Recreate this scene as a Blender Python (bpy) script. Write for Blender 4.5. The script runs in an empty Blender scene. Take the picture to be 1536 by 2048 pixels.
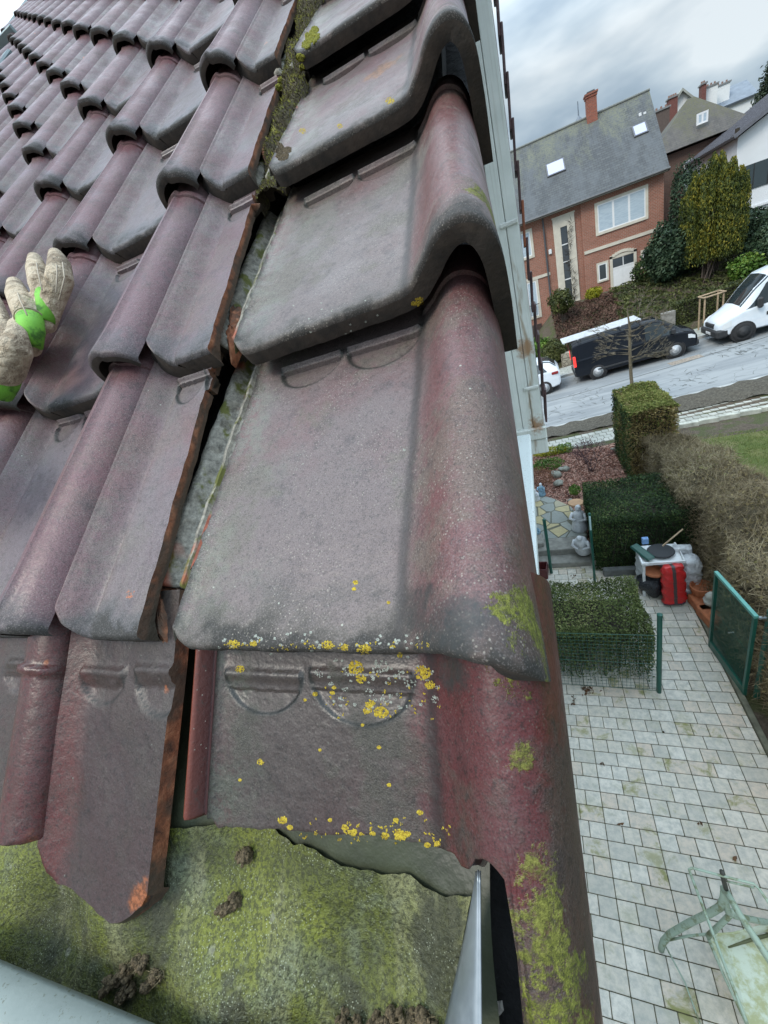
import bpy, math, random
import numpy as np
from mathutils import Vector, Matrix
from mathutils.bvhtree import BVHTree
R = math.radians
rnd = random.Random(7)
rng = np.random.default_rng(7)
SC = bpy.context.scene

# ------------------------------------------------------------------ camera, sky, sun, exposure
CR = np.array([[0.91473, 0.27940, -0.29200], [-0.11660, -0.50930, -0.85260], [-0.38700, 0.81400, -0.43330]])
u_, s_, v_ = np.linalg.svd(CR); CR = u_ @ v_
CF = 798.44
CC = np.array([0.5457, -0.1765, 0.2061])
PITCH = 0.68506
cam = bpy.data.cameras.new('camera'); camo = bpy.data.objects.new('camera', cam)
SC.collection.objects.link(camo); SC.camera = camo
cam.sensor_fit = 'HORIZONTAL'; cam.sensor_width = 36; cam.lens = CF / 1536 * 36
cam.clip_start = 0.01; cam.clip_end = 3000
mw = Matrix.Identity(4)
for i in range(3):
    mw[i][0] = CR[0][i]; mw[i][1] = -CR[1][i]; mw[i][2] = -CR[2][i]; mw[i][3] = CC[i]
camo.matrix_world = mw

w = bpy.data.worlds.new('World'); SC.world = w; w.use_nodes = True
wn = w.node_tree.nodes; wl = w.node_tree.links
for n in list(wn): wn.remove(n)
wo = wn.new('ShaderNodeOutputWorld'); bg = wn.new('ShaderNodeBackground'); wl.new(bg.outputs[0], wo.inputs[0])
SUN_EL, SUN_ROT = R(48), R(215)
sky = wn.new('ShaderNodeTexSky'); sky.sky_type = 'NISHITA'; sky.sun_disc = False
sky.sun_elevation = SUN_EL; sky.sun_rotation = SUN_ROT
tc = wn.new('ShaderNodeTexCoord')
mp = wn.new('ShaderNodeMapping'); mp.inputs['Scale'].default_value = (1.0, 1.4, 2.1); mp.inputs['Rotation'].default_value = (0.25, 0.35, 0.45)
wl.new(tc.outputs['Generated'], mp.inputs[0])
no = wn.new('ShaderNodeTexNoise'); no.inputs['Scale'].default_value = 2.6; no.inputs['Detail'].default_value = 5; no.inputs['Roughness'].default_value = 0.52
no.inputs['Distortion'].default_value = 0.15
wl.new(mp.outputs[0], no.inputs['Vector'])
rp = wn.new('ShaderNodeValToRGB'); e = rp.color_ramp.elements
e[0].position = 0.40; e[0].color = (2.9, 3.9, 4.8, 1); e[1].position = 0.50; e[1].color = (4.3, 5.4, 6.4, 1)
for p_, c_ in ((0.57, (6.0, 7.1, 7.9, 1)), (0.66, (9.0, 9.8, 10.2, 1))):
    q = rp.color_ramp.elements.new(p_); q.color = c_
wl.new(no.outputs['Fac'], rp.inputs[0])
mx = wn.new('ShaderNodeMix'); mx.data_type = 'RGBA'; mx.inputs[0].default_value = 0.88
wl.new(sky.outputs[0], mx.inputs[6]); wl.new(rp.outputs[0], mx.inputs[7]); 
# overcast sky: brighter overhead than near the horizon
gs = wn.new('ShaderNodeSeparateXYZ'); wl.new(tc.outputs['Generated'], gs.inputs[0])
gm_ = wn.new('ShaderNodeMapRange'); wl.new(gs.outputs[2], gm_.inputs[0]); gm_.inputs[1].default_value = .25; gm_.inputs[2].default_value = .95; gm_.inputs[3].default_value = 0.64; gm_.inputs[4].default_value = 3.2
vs_ = wn.new('ShaderNodeVectorMath'); vs_.operation = 'SCALE'; wl.new(mx.outputs[2], vs_.inputs[0]); wl.new(gm_.outputs[0], vs_.inputs['Scale']); wl.new(vs_.outputs[0], bg.inputs[0])
bg.inputs[1].default_value = 0.105
sun = bpy.data.lights.new('sun', 'SUN'); sun.energy = 1.5; sun.angle = R(20); sun.color = (1, .92, .80)
suno = bpy.data.objects.new('sun', sun); SC.collection.objects.link(suno)
sd = Vector((math.sin(SUN_ROT) * math.cos(SUN_EL), math.cos(SUN_ROT) * math.cos(SUN_EL), math.sin(SUN_EL)))
suno.rotation_euler = (-sd).to_track_quat('-Z', 'Y').to_euler()
SC.view_settings.view_transform = 'Standard'; SC.view_settings.look = 'None'
SC.view_settings.gamma = 1; SC.view_settings.exposure = 0.5
SC.view_settings.use_curve_mapping = False
SC.render.engine = 'CYCLES'
SC.cycles.max_bounces = 6; SC.cycles.diffuse_bounces = 3; SC.cycles.glossy_bounces = 3

# ------------------------------------------------------------------ surveying: photo sight line -> point of a real plane
CP, SP = math.cos(PITCH), math.sin(PITCH)
UP = np.array([0, CP, SP]); NM = np.array([0, -SP, CP])
GZ = CC[2] - 5.64
def ray(u, v): return CR.T @ np.array([u - 768., v - 1024., CF])
def G(u, v, z=GZ):
    d = ray(u, v); return CC + d * ((z - CC[2]) / d[2])
def V(u, v, Y):
    d = ray(u, v); return CC + d * ((Y - CC[1]) / d[1])
def RF(u, v, h):
    d = ray(u, v); P = CC + d * ((h - NM @ CC) / (NM @ d)); return (P[0], P @ UP, h)
def RS(u, v, f):
    h = f(0.)
    for _ in range(25): x, q, _h = RF(u, v, h); h = f(q)
    return (x, q, h)
ROOFM = Matrix(((1, 0, 0, 0), (0, CP, -SP, 0), (0, SP, CP, 0), (0, 0, 0, 1)))
def roofpt(x, s, n): return ROOFM @ Vector((x, s, n))
def project(p):
    q = CR @ (np.array(p) - CC)
    if q[2] < 0.02: return None
    return 768 + CF * q[0] / q[2], 1024 + CF * q[1] / q[2]

# ------------------------------------------------------------------ object helpers
def props(o, label=None, cat=None, group=None, kind=None):
    if label: o['label'] = label
    if cat: o['category'] = cat
    if group: o['group'] = group
    if kind: o['kind'] = kind
    return o
def thing(name, label, cat, loc=(0, 0, 0), group=None, rot=None):
    o = bpy.data.objects.new(name, None); SC.collection.objects.link(o)
    o.location = loc; o.empty_display_size = .1
    if rot: o.rotation_euler = rot
    return props(o, label, cat, group)
def copytree(o, parent=None):
    c = o.copy(); SC.collection.objects.link(c)
    if parent: c.parent = parent
    for ch in list(o.children): copytree(ch, c)
    return c
class MB:
    def __init__(s): s.v = []; s.f = []; s.m = []; s.mi = 0
    def add(s, vs, fs):
        b = len(s.v); s.v += [tuple(map(float, p)) for p in vs]
        for f in fs: s.f.append(tuple(i + b for i in f)); s.m.append(s.mi)
        return s
    def box(s, x0, x1, y0, y1, z0, z1, bev=0, M=None):
        x0, x1 = min(x0, x1), max(x0, x1); y0, y1 = min(y0, y1), max(y0, y1); z0, z1 = min(z0, z1), max(z0, z1)
        if bev <= 0:
            vs = [(x, y, z) for z in (z0, z1) for y in (y0, y1) for x in (x0, x1)]
            fs = [(0, 2, 3, 1), (4, 5, 7, 6), (0, 1, 5, 4), (2, 6, 7, 3), (0, 4, 6, 2), (1, 3, 7, 5)]
        else:
            b = min(bev, (x1 - x0) * .45, (y1 - y0) * .45, (z1 - z0) * .45)
            vs = []; fs = []
            def ring(z, i): return [(x0 + i, y0, z), (x1 - i, y0, z), (x1, y0 + i, z), (x1, y1 - i, z), (x1 - i, y1, z), (x0 + i, y1, z), (x0, y1 - i, z), (x0, y0 + i, z)]
            def ringin(z): return [(x0 + b, y0 + b, z), (x1 - b, y0 + b, z), (x1 - b, y0 + b, z), (x1 - b, y1 - b, z), (x1 - b, y1 - b, z), (x0 + b, y1 - b, z), (x0 + b, y1 - b, z), (x0 + b, y0 + b, z)]
            vs = ringin(z0) + ring(z0 + b, b) + ring(z1 - b, b) + ringin(z1)
            for k in range(3):
                for i in range(8):
                    j = (i + 1) % 8; fs.append((k * 8 + i, k * 8 + j, k * 8 + 8 + j, k * 8 + 8 + i))
            fs += [(7, 6, 5, 4, 3, 2, 1, 0), tuple(range(24, 32))]
        if M is not None: vs = [tuple(M @ Vector(p)) for p in vs]
        return s.add(vs, fs)
    def tube(s, pts, rad, n=8, caps=True):
        pts = [Vector(p) for p in pts]
        if not hasattr(rad, '__len__'): rad = [rad] * len(pts)
        vs = []; up = None
        for i, p in enumerate(pts):
            t = (pts[min(i + 1, len(pts) - 1)] - pts[max(i - 1, 0)]).normalized()
            if up is None: up = Vector((0, 0, 1)) if abs(t.z) < .9 else Vector((1, 0, 0))
            a = t.cross(up).normalized(); b = a.cross(t).normalized(); up = b
            for k in range(n):
                th = 2 * math.pi * k / n
                vs.append(p + (a * math.cos(th) + b * math.sin(th)) * rad[i])
        fs = []
        for i in range(len(pts) - 1):
            for k in range(n):
                k2 = (k + 1) % n; fs.append((i * n + k, i * n + k2, (i + 1) * n + k2, (i + 1) * n + k))
        if caps: fs += [tuple(range(n))[::-1], tuple(range((len(pts) - 1) * n, len(pts) * n))]
        return s.add(vs, fs)
    def lathe(s, prof, n=20, M=None, caps=True):
        vs = []; fs = []
        for r_, z in prof:
            for k in range(n):
                th = 2 * math.pi * k / n; vs.append((r_ * math.cos(th), r_ * math.sin(th), z))
        for i in range(len(prof) - 1):
            for k in range(n):
                k2 = (k + 1) % n; fs.append((i * n + k, i * n + k2, (i + 1) * n + k2, (i + 1) * n + k))
        if caps: fs += [tuple(range(n))[::-1], tuple(range((len(prof) - 1) * n, len(prof) * n))]
        if M is not None: vs = [tuple(M @ Vector(p)) for p in vs]
        return s.add(vs, fs)
    def prism(s, poly, z0, z1, M=None):
        n = len(poly); vs = [(x, y, z0) for x, y in poly] + [(x, y, z1) for x, y in poly]
        fs = [tuple(range(n))[::-1], tuple(range(n, 2 * n))] + [(i, (i + 1) % n, n + (i + 1) % n, n + i) for i in range(n)]
        if M is not None: vs = [tuple(M @ Vector(p)) for p in vs]
        return s.add(vs, fs)
    def grid(s, P):
        a, b = len(P), len(P[0]); vs = [p for row in P for p in row]
        return s.add(vs, [(i * b + j, i * b + j + 1, (i + 1) * b + j + 1, (i + 1) * b + j) for i in range(a - 1) for j in range(b - 1)])
    def poly(s, pts): return s.add(pts, [tuple(range(len(pts)))])
    def blob(s, c, r, n=10, m=6, amp=.2, squash=1, seed=0):
        rr = random.Random(seed); vs = []; fs = []
        ph = [rr.uniform(0, 6.28) for _ in range(6)]
        for i in range(m + 1):
            a = math.pi * i / m
            for k in range(n):
                t = 2 * math.pi * k / n
                q = r * (1 + amp * (math.sin(2 * t + ph[0] + a) * .5 + math.sin(3 * a + ph[1] + t) * .4 + math.sin(5 * t + ph[2]) * math.sin(a) * .35))
                vs.append((c[0] + q * math.sin(a) * math.cos(t), c[1] + q * math.sin(a) * math.sin(t), c[2] + q * math.cos(a) * squash))
        for i in range(m):
            for k in range(n):
                k2 = (k + 1) % n; fs.append((i * n + k, (i + 1) * n + k, (i + 1) * n + k2, i * n + k2))
        return s.add(vs, fs)
    def build(s, name, mats, parent=None, smooth=False, auto=None):
        me = bpy.data.meshes.new(name); me.from_pydata(s.v, [], s.f)
        if not isinstance(mats, (list, tuple)): mats = [mats]
        for m in mats: me.materials.append(m)
        if len(mats) > 1: me.polygons.foreach_set('material_index', s.m)
        if smooth: me.polygons.foreach_set('use_smooth', [True] * len(me.polygons))
        me.update()
        if auto is not None:
            me.set_sharp_from_angle(angle=R(auto))
        o = bpy.data.objects.new(name, me); SC.collection.objects.link(o)
        if parent: o.parent = parent
        return o
def leaves(name, C, size, mat, parent=None, aspect=.55, normal=None, jit=1.0, updir=None, fold=.25):
    """many small leaf-shaped faces (two tris folded on the midrib) at points C"""
    C = np.asarray(C, float); n = len(C)
    sz = np.asarray(size) * rng.uniform(.6, 1.35, n) if np.ndim(size) == 0 else size
    d = rng.normal(size=(n, 3))
    if updir is not None: d = d * jit + np.asarray(updir)
    d /= np.linalg.norm(d, axis=1)[:, None]
    e_ = rng.normal(size=(n, 3))
    if normal is not None: e_ = e_ * jit * .6 + normal
    s_ = np.cross(d, e_); s_ /= np.linalg.norm(s_, axis=1)[:, None] + 1e-9
    nn = np.cross(s_, d)
    a = C - d * sz[:, None] * .5; b = C + d * sz[:, None] * .5
    l = C + s_ * (sz * aspect * .5)[:, None] + nn * (sz * fold * .4)[:, None]
    r_ = C - s_ * (sz * aspect * .5)[:, None] + nn * (sz * fold * .4)[:, None]
    vs = np.stack([a, l, b, r_], 1).reshape(-1, 3)
    idx = np.arange(n)[:, None] * 4
    tri = np.concatenate([idx + [0, 1, 2], idx + [0, 2, 3]], 1).reshape(-1, 3)
    me = bpy.data.meshes.new(name); me.vertices.add(len(vs)); me.vertices.foreach_set('co', vs.ravel())
    me.loops.add(len(tri) * 3); me.loops.foreach_set('vertex_index', tri.ravel().astype(np.int32))
    me.polygons.add(len(tri)); me.polygons.foreach_set('loop_start', np.arange(0, len(tri) * 3, 3, dtype=np.int32))
    me.polygons.foreach_set('loop_total', np.full(len(tri), 3, dtype=np.int32)) if False else None
    me.materials.append(mat); me.update(calc_edges=True); me.validate()
    o = bpy.data.objects.new(name, me); SC.collection.objects.link(o)
    if parent: o.parent = parent
    return o
def strands(name, A, B, wd, mat, parent=None):
    """thin twigs: three-sided tapering spikes from A to B"""
    A = np.asarray(A, float); B = np.asarray(B, float); n = len(A)
    d = B - A; d /= np.linalg.norm(d, axis=1)[:, None] + 1e-9
    e_ = rng.normal(size=(n, 3)); s_ = np.cross(d, e_); s_ /= np.linalg.norm(s_, axis=1)[:, None] + 1e-9; t_ = np.cross(d, s_)
    wd = np.broadcast_to(wd, (n,))[:, None]
    vs = np.stack([A + s_ * wd, A - s_ * wd * .5 + t_ * wd * .86, A - s_ * wd * .5 - t_ * wd * .86, B], 1).reshape(-1, 3)
    idx = np.arange(n)[:, None] * 4
    tri = np.concatenate([idx + [0, 1, 3], idx + [1, 2, 3], idx + [2, 0, 3]], 1).reshape(-1, 3)
    me = bpy.data.meshes.new(name); me.vertices.add(len(vs)); me.vertices.foreach_set('co', vs.ravel())
    me.loops.add(len(tri) * 3); me.loops.foreach_set('vertex_index', tri.ravel().astype(np.int32))
    me.polygons.add(len(tri)); me.polygons.foreach_set('loop_start', np.arange(0, len(tri) * 3, 3, dtype=np.int32))
    me.materials.append(mat); me.update(calc_edges=True); me.validate()
    o = bpy.data.objects.new(name, me); SC.collection.objects.link(o)
    if parent: o.parent = parent
    return o

# ------------------------------------------------------------------ material helpers
class NT:
    def __init__(s, name, rough=.6, metal=0, spec=.5, disp=False):
        s.m = bpy.data.materials.new(name); s.m.use_nodes = True; s.t = s.m.node_tree
        for n in list(s.t.nodes): s.t.nodes.remove(n)
        s.out = s.n('ShaderNodeOutputMaterial'); s.b = s.n('ShaderNodeBsdfPrincipled'); s.l(s.b.outputs[0], s.out.inputs[0])
        s.b.inputs['Roughness'].default_value = rough; s.b.inputs['Metallic'].default_value = metal
        s.b.inputs['Specular IOR Level'].default_value = spec
    def n(s, t, **k):
        x = s.t.nodes.new(t)
        for a, b in k.items(): setattr(x, a, b)
        return x
    def l(s, a, b): s.t.links.new(a, b)
    def put(s, sock, v):
        if hasattr(v, 'is_linked') or isinstance(v, bpy.types.NodeSocket): s.l(v, sock)
        else:
            if hasattr(sock.default_value, '__len__') and not hasattr(v, '__len__'): v = (v, v, v)
            if hasattr(v, '__len__') and len(v) == 3 and len(sock.default_value) == 4: v = (*v, 1)
            sock.default_value = v
    def obj(s): return s.n('ShaderNodeTexCoord').outputs['Object']
    def pos(s): return s.n('ShaderNodeNewGeometry').outputs['Position']
    def nrm(s): return s.n('ShaderNodeNewGeometry').outputs['Normal']
    def island(s): return s.n('ShaderNodeNewGeometry').outputs['Random Per Island']
    def objrand(s): return s.n('ShaderNodeObjectInfo').outputs['Random']
    def sep(s, v):
        x = s.n('ShaderNodeSeparateXYZ'); s.l(v, x.inputs[0]); return x.outputs
    def map(s, v, sc=(1, 1, 1), rot=(0, 0, 0), loc=(0, 0, 0)):
        x = s.n('ShaderNodeMapping'); s.l(v, x.inputs[0]); x.inputs['Scale'].default_value = sc; x.inputs['Rotation'].default_value = rot; x.inputs['Location'].default_value = loc; return x.outputs[0]
    def noise(s, v, scale, det=4, rough=.6, dist=0, col=False):
        x = s.n('ShaderNodeTexNoise'); s.l(v, x.inputs['Vector']); x.inputs['Scale'].default_value = scale
        x.inputs['Detail'].default_value = det; x.inputs['Roughness'].default_value = rough; x.inputs['Distortion'].default_value = dist
        return x.outputs['Color' if col else 'Fac']
    def vor(s, v, scale, feat='F1', out='Distance', rnd_=1):
        x = s.n('ShaderNodeTexVoronoi', feature=feat); s.l(v, x.inputs['Vector']); x.inputs['Scale'].default_value = scale
        x.inputs['Randomness'].default_value = rnd_
        return x.outputs[out]
    def ramp(s, f, st, interp='LINEAR'):
        x = s.n('ShaderNodeValToRGB'); x.color_ramp.interpolation = interp; e = x.color_ramp.elements
        s.l(f, x.inputs[0])
        while len(e) < len(st): e.new(.5)
        for i, (p, c) in enumerate(st):
            e[i].position = p; e[i].color = (c, c, c, 1) if not hasattr(c, '__len__') else (*c, 1)
        return x.outputs[0]
    def mr(s, f, a, b, c=0, d=1, smooth=True):
        x = s.n('ShaderNodeMapRange', interpolation_type='SMOOTHSTEP' if smooth else 'LINEAR'); s.put(x.inputs[0], f)
        for i, q in enumerate((a, b, c, d)): s.put(x.inputs[i + 1], q)
        return x.outputs[0]
    def mix(s, f, a, b, mode='MIX'):
        x = s.n('ShaderNodeMix', data_type='RGBA', blend_type=mode); s.put(x.inputs[0], f); s.put(x.inputs[6], a); s.put(x.inputs[7], b); return x.outputs[2]
    def math(s, op, a, b=0, c=0, clamp=False):
        x = s.n('ShaderNodeMath', operation=op, use_clamp=clamp); s.put(x.inputs[0], a); s.put(x.inputs[1], b)
        if op in ('MULTIPLY_ADD',): s.put(x.inputs[2], c)
        return x.outputs[0]
    def mul(s, a, b): return s.math('MULTIPLY', a, b)
    def dist(s, v, p):
        x = s.n('ShaderNodeVectorMath', operation='DISTANCE'); s.l(v, x.inputs[0]); x.inputs[1].default_value = p; return x.outputs['Value']
    def vadd(s, a, b):
        x = s.n('ShaderNodeVectorMath', operation='ADD'); s.put(x.inputs[0], a); s.put(x.inputs[1], b); return x.outputs[0]
    def vscale(s, a, k):
        x = s.n('ShaderNodeVectorMath', operation='SCALE'); s.l(a, x.inputs[0]); x.inputs['Scale'].default_value = k; return x.outputs[0]
    def bump(s, h, st=.3, d=.01):
        x = s.n('ShaderNodeBump'); s.put(x.inputs['Strength'], st); x.inputs['Distance'].default_value = d; s.l(h, x.inputs['Height'])
        if s.b.inputs['Normal'].is_linked: s.l(s.b.inputs['Normal'].links[0].from_socket, x.inputs['Normal'])
        s.l(x.outputs[0], s.b.inputs['Normal']); return s
    def col(s, c): s.put(s.b.inputs['Base Color'], c); return s
    def rough(s, c): s.put(s.b.inputs['Roughness'], c); return s
def simple(name, c, rough=.6, metal=0, var=.15, scale=8, bump=0, spec=.5, bscale=60):
    t = NT(name, rough, metal, spec); v = t.obj()
    f = t.noise(v, scale, 5, .6)
    a = tuple(x * (1 - var) for x in c); b = tuple(min(1, x * (1 + var)) for x in c)
    t.col(t.ramp(f, [(.3, a), (.7, b)]))
    if bump: t.bump(t.noise(v, bscale, 4, .6), bump, .01)
    return t.m
def leafmat(name, stops, rough=.55, trans=.25, spec=.3, pscale=1.2):
    t = NT(name, rough, 0, spec); f = t.island()
    big = t.noise(t.pos(), pscale, 3, .6)
    g = t.math('ADD', t.mul(f, .72), t.mr(big, .3, .7, -.12, .36))
    c = t.ramp(g, stops); t.col(c)
    t.b.inputs['Transmission Weight'].default_value = 0
    if trans:
        tr = t.n('ShaderNodeBsdfTranslucent'); t.l(c, tr.inputs[0]); ms = t.n('ShaderNodeMixShader'); ms.inputs[0].default_value = trans
        t.l(t.b.outputs[0], ms.inputs[1]); t.l(tr.outputs[0], ms.inputs[2]); t.l(ms.outputs[0], t.out.inputs[0])
    return t.m
# ------------------------------------------------------------------ roof tile materials
def tile_material(name, pan, roll, edge, grime, pw, lich=.5, red=.3, speck=.5, rgh=.42, rollx=.19, algae=(), dark=(), pale=(), dark_edge=True, k=1., crease_shade=None, leftred=0., green=(), pcol=(.26, .12, .05)):
    """glazed clay: mauve-grey weathered pan, redder roll, dark lower edge, lichen bloom; coordinates are the tile's own"""
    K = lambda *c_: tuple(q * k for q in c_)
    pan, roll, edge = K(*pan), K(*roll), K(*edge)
    t = NT(name, rgh, 0, .45); o = t.obj(); P = t.pos(); x, s, n = t.sep(o)[:3]
    Pr = t.vadd(P, (3.1, 7.7, 1.3))
    big = t.noise(Pr, 5, 4, .6); mid = t.noise(Pr, 19, 5, .65); fine = t.noise(Pr, 230, 4, .75); vf = t.noise(Pr, 950, 2, .6)
    orr = t.objrand()
    # roll / pan
    fr = t.mr(t.math('ADD', x, t.mr(mid, .3, .7, -.008, .008)), rollx - .012, rollx + .012)
    c = t.mix(fr, pan, roll)
    fl = t.mr(x, .004, .03, 1, 0)
    c = t.mix(t.mul(fl, t.mr(big, .4, .6, .25, .9)), c, tuple(q for q in roll))
    c = t.mix(t.mr(t.math('ADD', big, t.mul(t.math('SUBTRACT', orr, .5), .3)), .45, .68, 0, red), c, K(.21, .062, .058))
    c = t.mix(t.mr(mid, .38, .75, 0, .45), c, t.mix(.55, c, K(.22, .185, .185)))
    c = t.mix(t.mr(orr, 0, 1, .0, .35), c, K(.17, .125, .155))
    if leftred: c = t.mix(t.mul(t.mr(t.math('ADD', x, t.mr(mid, .3, .7, -.006, .006)), .018, .042, 1, 0), leftred), c, roll)
    # grey green bloom
    bl = t.mul(t.mr(t.noise(Pr, 9, 5, .75), .48, .60), lich)
    c = t.mix(bl, c, K(.175, .185, .135))
    c = t.mix(t.mul(t.mr(t.noise(Pr, 42, 4, .75), .5, .7), .45), c, K(.075, .06, .062))
    edge_m = t.mr(t.math('ADD', x, t.mr(mid, .3, .7, -.03, .05)), .0, .075, 1, 0)
    c = t.mix(t.mul(t.math('MULTIPLY', edge_m, min(1, lich * 1.7)), t.mr(t.noise(Pr, 75, 5, .85), .36, .56)), c, K(.21, .215, .165))
    # colour darkens towards the lower edge
    ss = t.math('ADD', s, t.mr(mid, .3, .7, -.018, .018))
    de = t.mr(ss, .004, .045, pw, 0)
    if dark_edge:
        c = t.mix(de, c, edge); c = t.mix(t.mr(ss, .0, .014, .9, 0), c, (.026, .026, .023))
    # grime speckles
    c = t.mix(t.mul(t.mr(fine, .52, .66), grime), c, K(.05, .045, .04))
    c = t.mix(t.mul(t.mr(vf, .54, .64), .55), c, K(.05, .04, .042)); c = t.mix(t.mul(t.mr(vf, .46, .36), .30), c, K(.33, .29, .29))
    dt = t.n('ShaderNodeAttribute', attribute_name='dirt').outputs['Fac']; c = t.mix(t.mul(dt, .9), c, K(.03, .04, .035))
    sp = t.mr(t.vor(Pr, 360), .12, .26, 1, 0)
    spz = t.mr(t.noise(Pr, 16, 5, .75), .42, .60)
    c = t.mix(t.mul(t.mul(sp, spz), speck), c, K(.42, .38, .32))
    sp2 = t.mr(t.vor(Pr, 85), .05, .085, 1, 0)
    c = t.mix(t.mul(t.mul(sp2, t.mr(t.noise(Pr, 11, 3), .56, .62)), .8), c, K(.5, .52, .44))
    # chipped orange spots
    ch = t.mul(t.mr(t.vor(t.vadd(Pr, t.vscale(t.noise(Pr, 90, 4, .8, col=True), .035)), 9),   .030, .045, 1, 0), t.mr(t.noise(Pr, 3, 2), .50, .53))
    c = t.mix(ch, c, (.42, .13, .05))
    dn_ = t.mr(t.noise(Pr, 30, 4, .75), .2, .8, -1, 1) if (dark or pale) else None
    for (p, r_, kk) in dark:
        d = t.math('ADD', t.dist(P, p), t.mul(dn_, r_ * .6))
        c = t.mix(t.mul(t.mul(t.mr(d, r_ * .35, r_, 1, 0), kk), t.mr(fine, .3, .55, 1, .55)), c, (.03, .033, .033))
    for (p, r_, kk) in pale:
        d = t.math('ADD', t.dist(P, p), t.mul(dn_, r_ * .6))
        c = t.mix(t.mul(t.mr(d, r_ * .45, r_, 1, 0), kk), c, t.mix(t.mr(fine, .4, .6), pcol, tuple(q * .4 for q in pcol)))
    if crease_shade:  # shading where roll meets pan, painted into the colour
        cz = t.mr(t.math('ABSOLUTE', t.math('SUBTRACT', t.math('ADD', x, t.mr(mid, .3, .7, -.002, .002)), crease_shade)), .001, .008, .7, 0); c = t.mix(cz, c, K(.055, .05, .048))
    if green:
        gm_ = None; gn = t.mr(t.noise(Pr, 45, 5, .8), .25, .75, -1, 1)
        for (p, r_, kk) in green:
            q = t.mul(t.mr(t.math('ADD', t.dist(P, p), t.mul(gn, r_ * .6)), r_ * .3, r_, 1, 0), kk); gm_ = q if gm_ is None else t.math('MAXIMUM', gm_, q)
        c = t.mix(gm_, c, t.mix(t.mr(fine, .4, .6), (.045, .055, .015), (.02, .028, .008)))
    am = None; an = t.mr(t.noise(Pr, 60, 5, .8), .25, .75, -1, 1)
    for (p, r_, kk) in algae:
        d = t.math('ADD', t.dist(P, p), t.mul(an, r_ * .75))
        q = t.mul(t.mr(d, r_ * .55, r_ * .95, 1, 0), kk)
        am = q if am is None else t.math('MAXIMUM', am, q)
    rg = t.math('ADD', t.mr(mid, .3, .7, rgh - .08, rgh + .12), t.mul(bl, .35))
    if dark_edge: rg = t.math('ADD', rg, t.mr(ss, .0, .025, .4, 0))
    if am is not None:
        am = t.mul(am, t.mr(t.noise(Pr, 180, 4, .8), .34, .50, .25, 1))
        c = t.mix(am, c, t.ramp(t.noise(Pr, 260, 4, .8), [(.35, (.045, .05, .010)), (.5, (.13, .14, .02)), (.68, (.24, .25, .05))])); rg = t.math('ADD', rg, t.mul(am, .4))
    # crazing
    t.col(c); t.rough(rg)
    t.bump(mid, .25, .012)
    t.bump(fine, .12, .0015)
    t.bump(t.mul(t.math('ADD', bl, am if am is not None else 0), vf), .5, .002)
    return t.m
def wpt(u, v, h): return tuple(roofpt(*RF(u, v, h)))
ALG = [(wpt(1015, 1200, .08), .011, .95), (wpt(1045, 1235, .055), .016, 1), (wpt(1070, 1270, .05), .015, 1), (wpt(1010, 1275, .06), .016, 1),
       (wpt(1045, 1300, .045), .020, 1), (wpt(1020, 1290, .05), .014, 1),
       (wpt(1047, 1525, .035), .007, .8), (wpt(1100, 1740, .03), .012, .8), (wpt(1065, 1850, .03), .012, .9), (wpt(1100, 1890, .02), .014, .9),
       (wpt(1085, 1810, .02), .010, .9), (wpt(1120, 2000, .01), .022, 1), (wpt(1150, 1950, .01), .010, .8), (wpt(975, 430, .05), .022, 1), (wpt(962, 380, .07), .012, .9)]
FIELD = tile_material(green=[(wpt(95, 1215, .05), .016, .8), (wpt(98, 1255, .04), .016, .9), (wpt(105, 1180, .05), .010, .5), (wpt(235, 720, .05), .010, .6)], name='glazed_tile_field', leftred=.45, pan=(.205, .160, .168), roll=(.208, .086, .094), edge=(.070, .080, .085), grime=.45, pw=.8, k=.70, lich=.20, red=.65, speck=.35)
VERGE = tile_material('glazed_tile_verge', (.210, .164, .152), (.205, .084, .078), (.075, .072, .058), .5, .8, k=.69, crease_shade=.1885, lich=.42, red=.6, speck=.8, rollx=.20,
                      algae=ALG, dark=((wpt(850, 1235, .05), .022, .85), (wpt(895, 1245, .07), .026, .85), (wpt(950, 1262, .07), .022, .8), (wpt(1000, 1235, .07), .018, .4)),
                      pale=((wpt(770, 145, .01), .028, .8),))
EGR = [(wpt(140, 1300, .0), .016, 1), (wpt(165, 1285, .0), .014, 1), (wpt(120, 1285, .0), .014, .9), (wpt(330, 1600, .0), .014, .7)]
EPL = [(wpt(270, 1800, -.01), .010, 1), (wpt(250, 1825, -.01), .011, 1), (wpt(285, 1770, -.01), .007, .9), (wpt(328, 1345, .0), .007, 1), (wpt(340, 1375, .0), .006, 1), (wpt(92, 1325, .03), .0045, 1), (wpt(60, 1670, .0), .010, .7)]
def _eave(nm, rollx, crease_shade, leftred, lich):
    return tile_material(nm, (.20, .150, .115), (.42, .062, .055), (.045, .040, .032), .6, .25, dark_edge=False, k=.28, crease_shade=crease_shade, leftred=leftred, lich=lich, red=.5, speck=.55, rgh=.36, rollx=rollx,
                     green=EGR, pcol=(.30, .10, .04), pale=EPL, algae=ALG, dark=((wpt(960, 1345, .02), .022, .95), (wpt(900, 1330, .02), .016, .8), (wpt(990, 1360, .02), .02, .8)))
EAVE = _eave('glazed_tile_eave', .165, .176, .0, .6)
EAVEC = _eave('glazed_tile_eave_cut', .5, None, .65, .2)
EAVER = _eave('glazed_tile_eave_roll', -.034, None, 0, .2)
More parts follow.
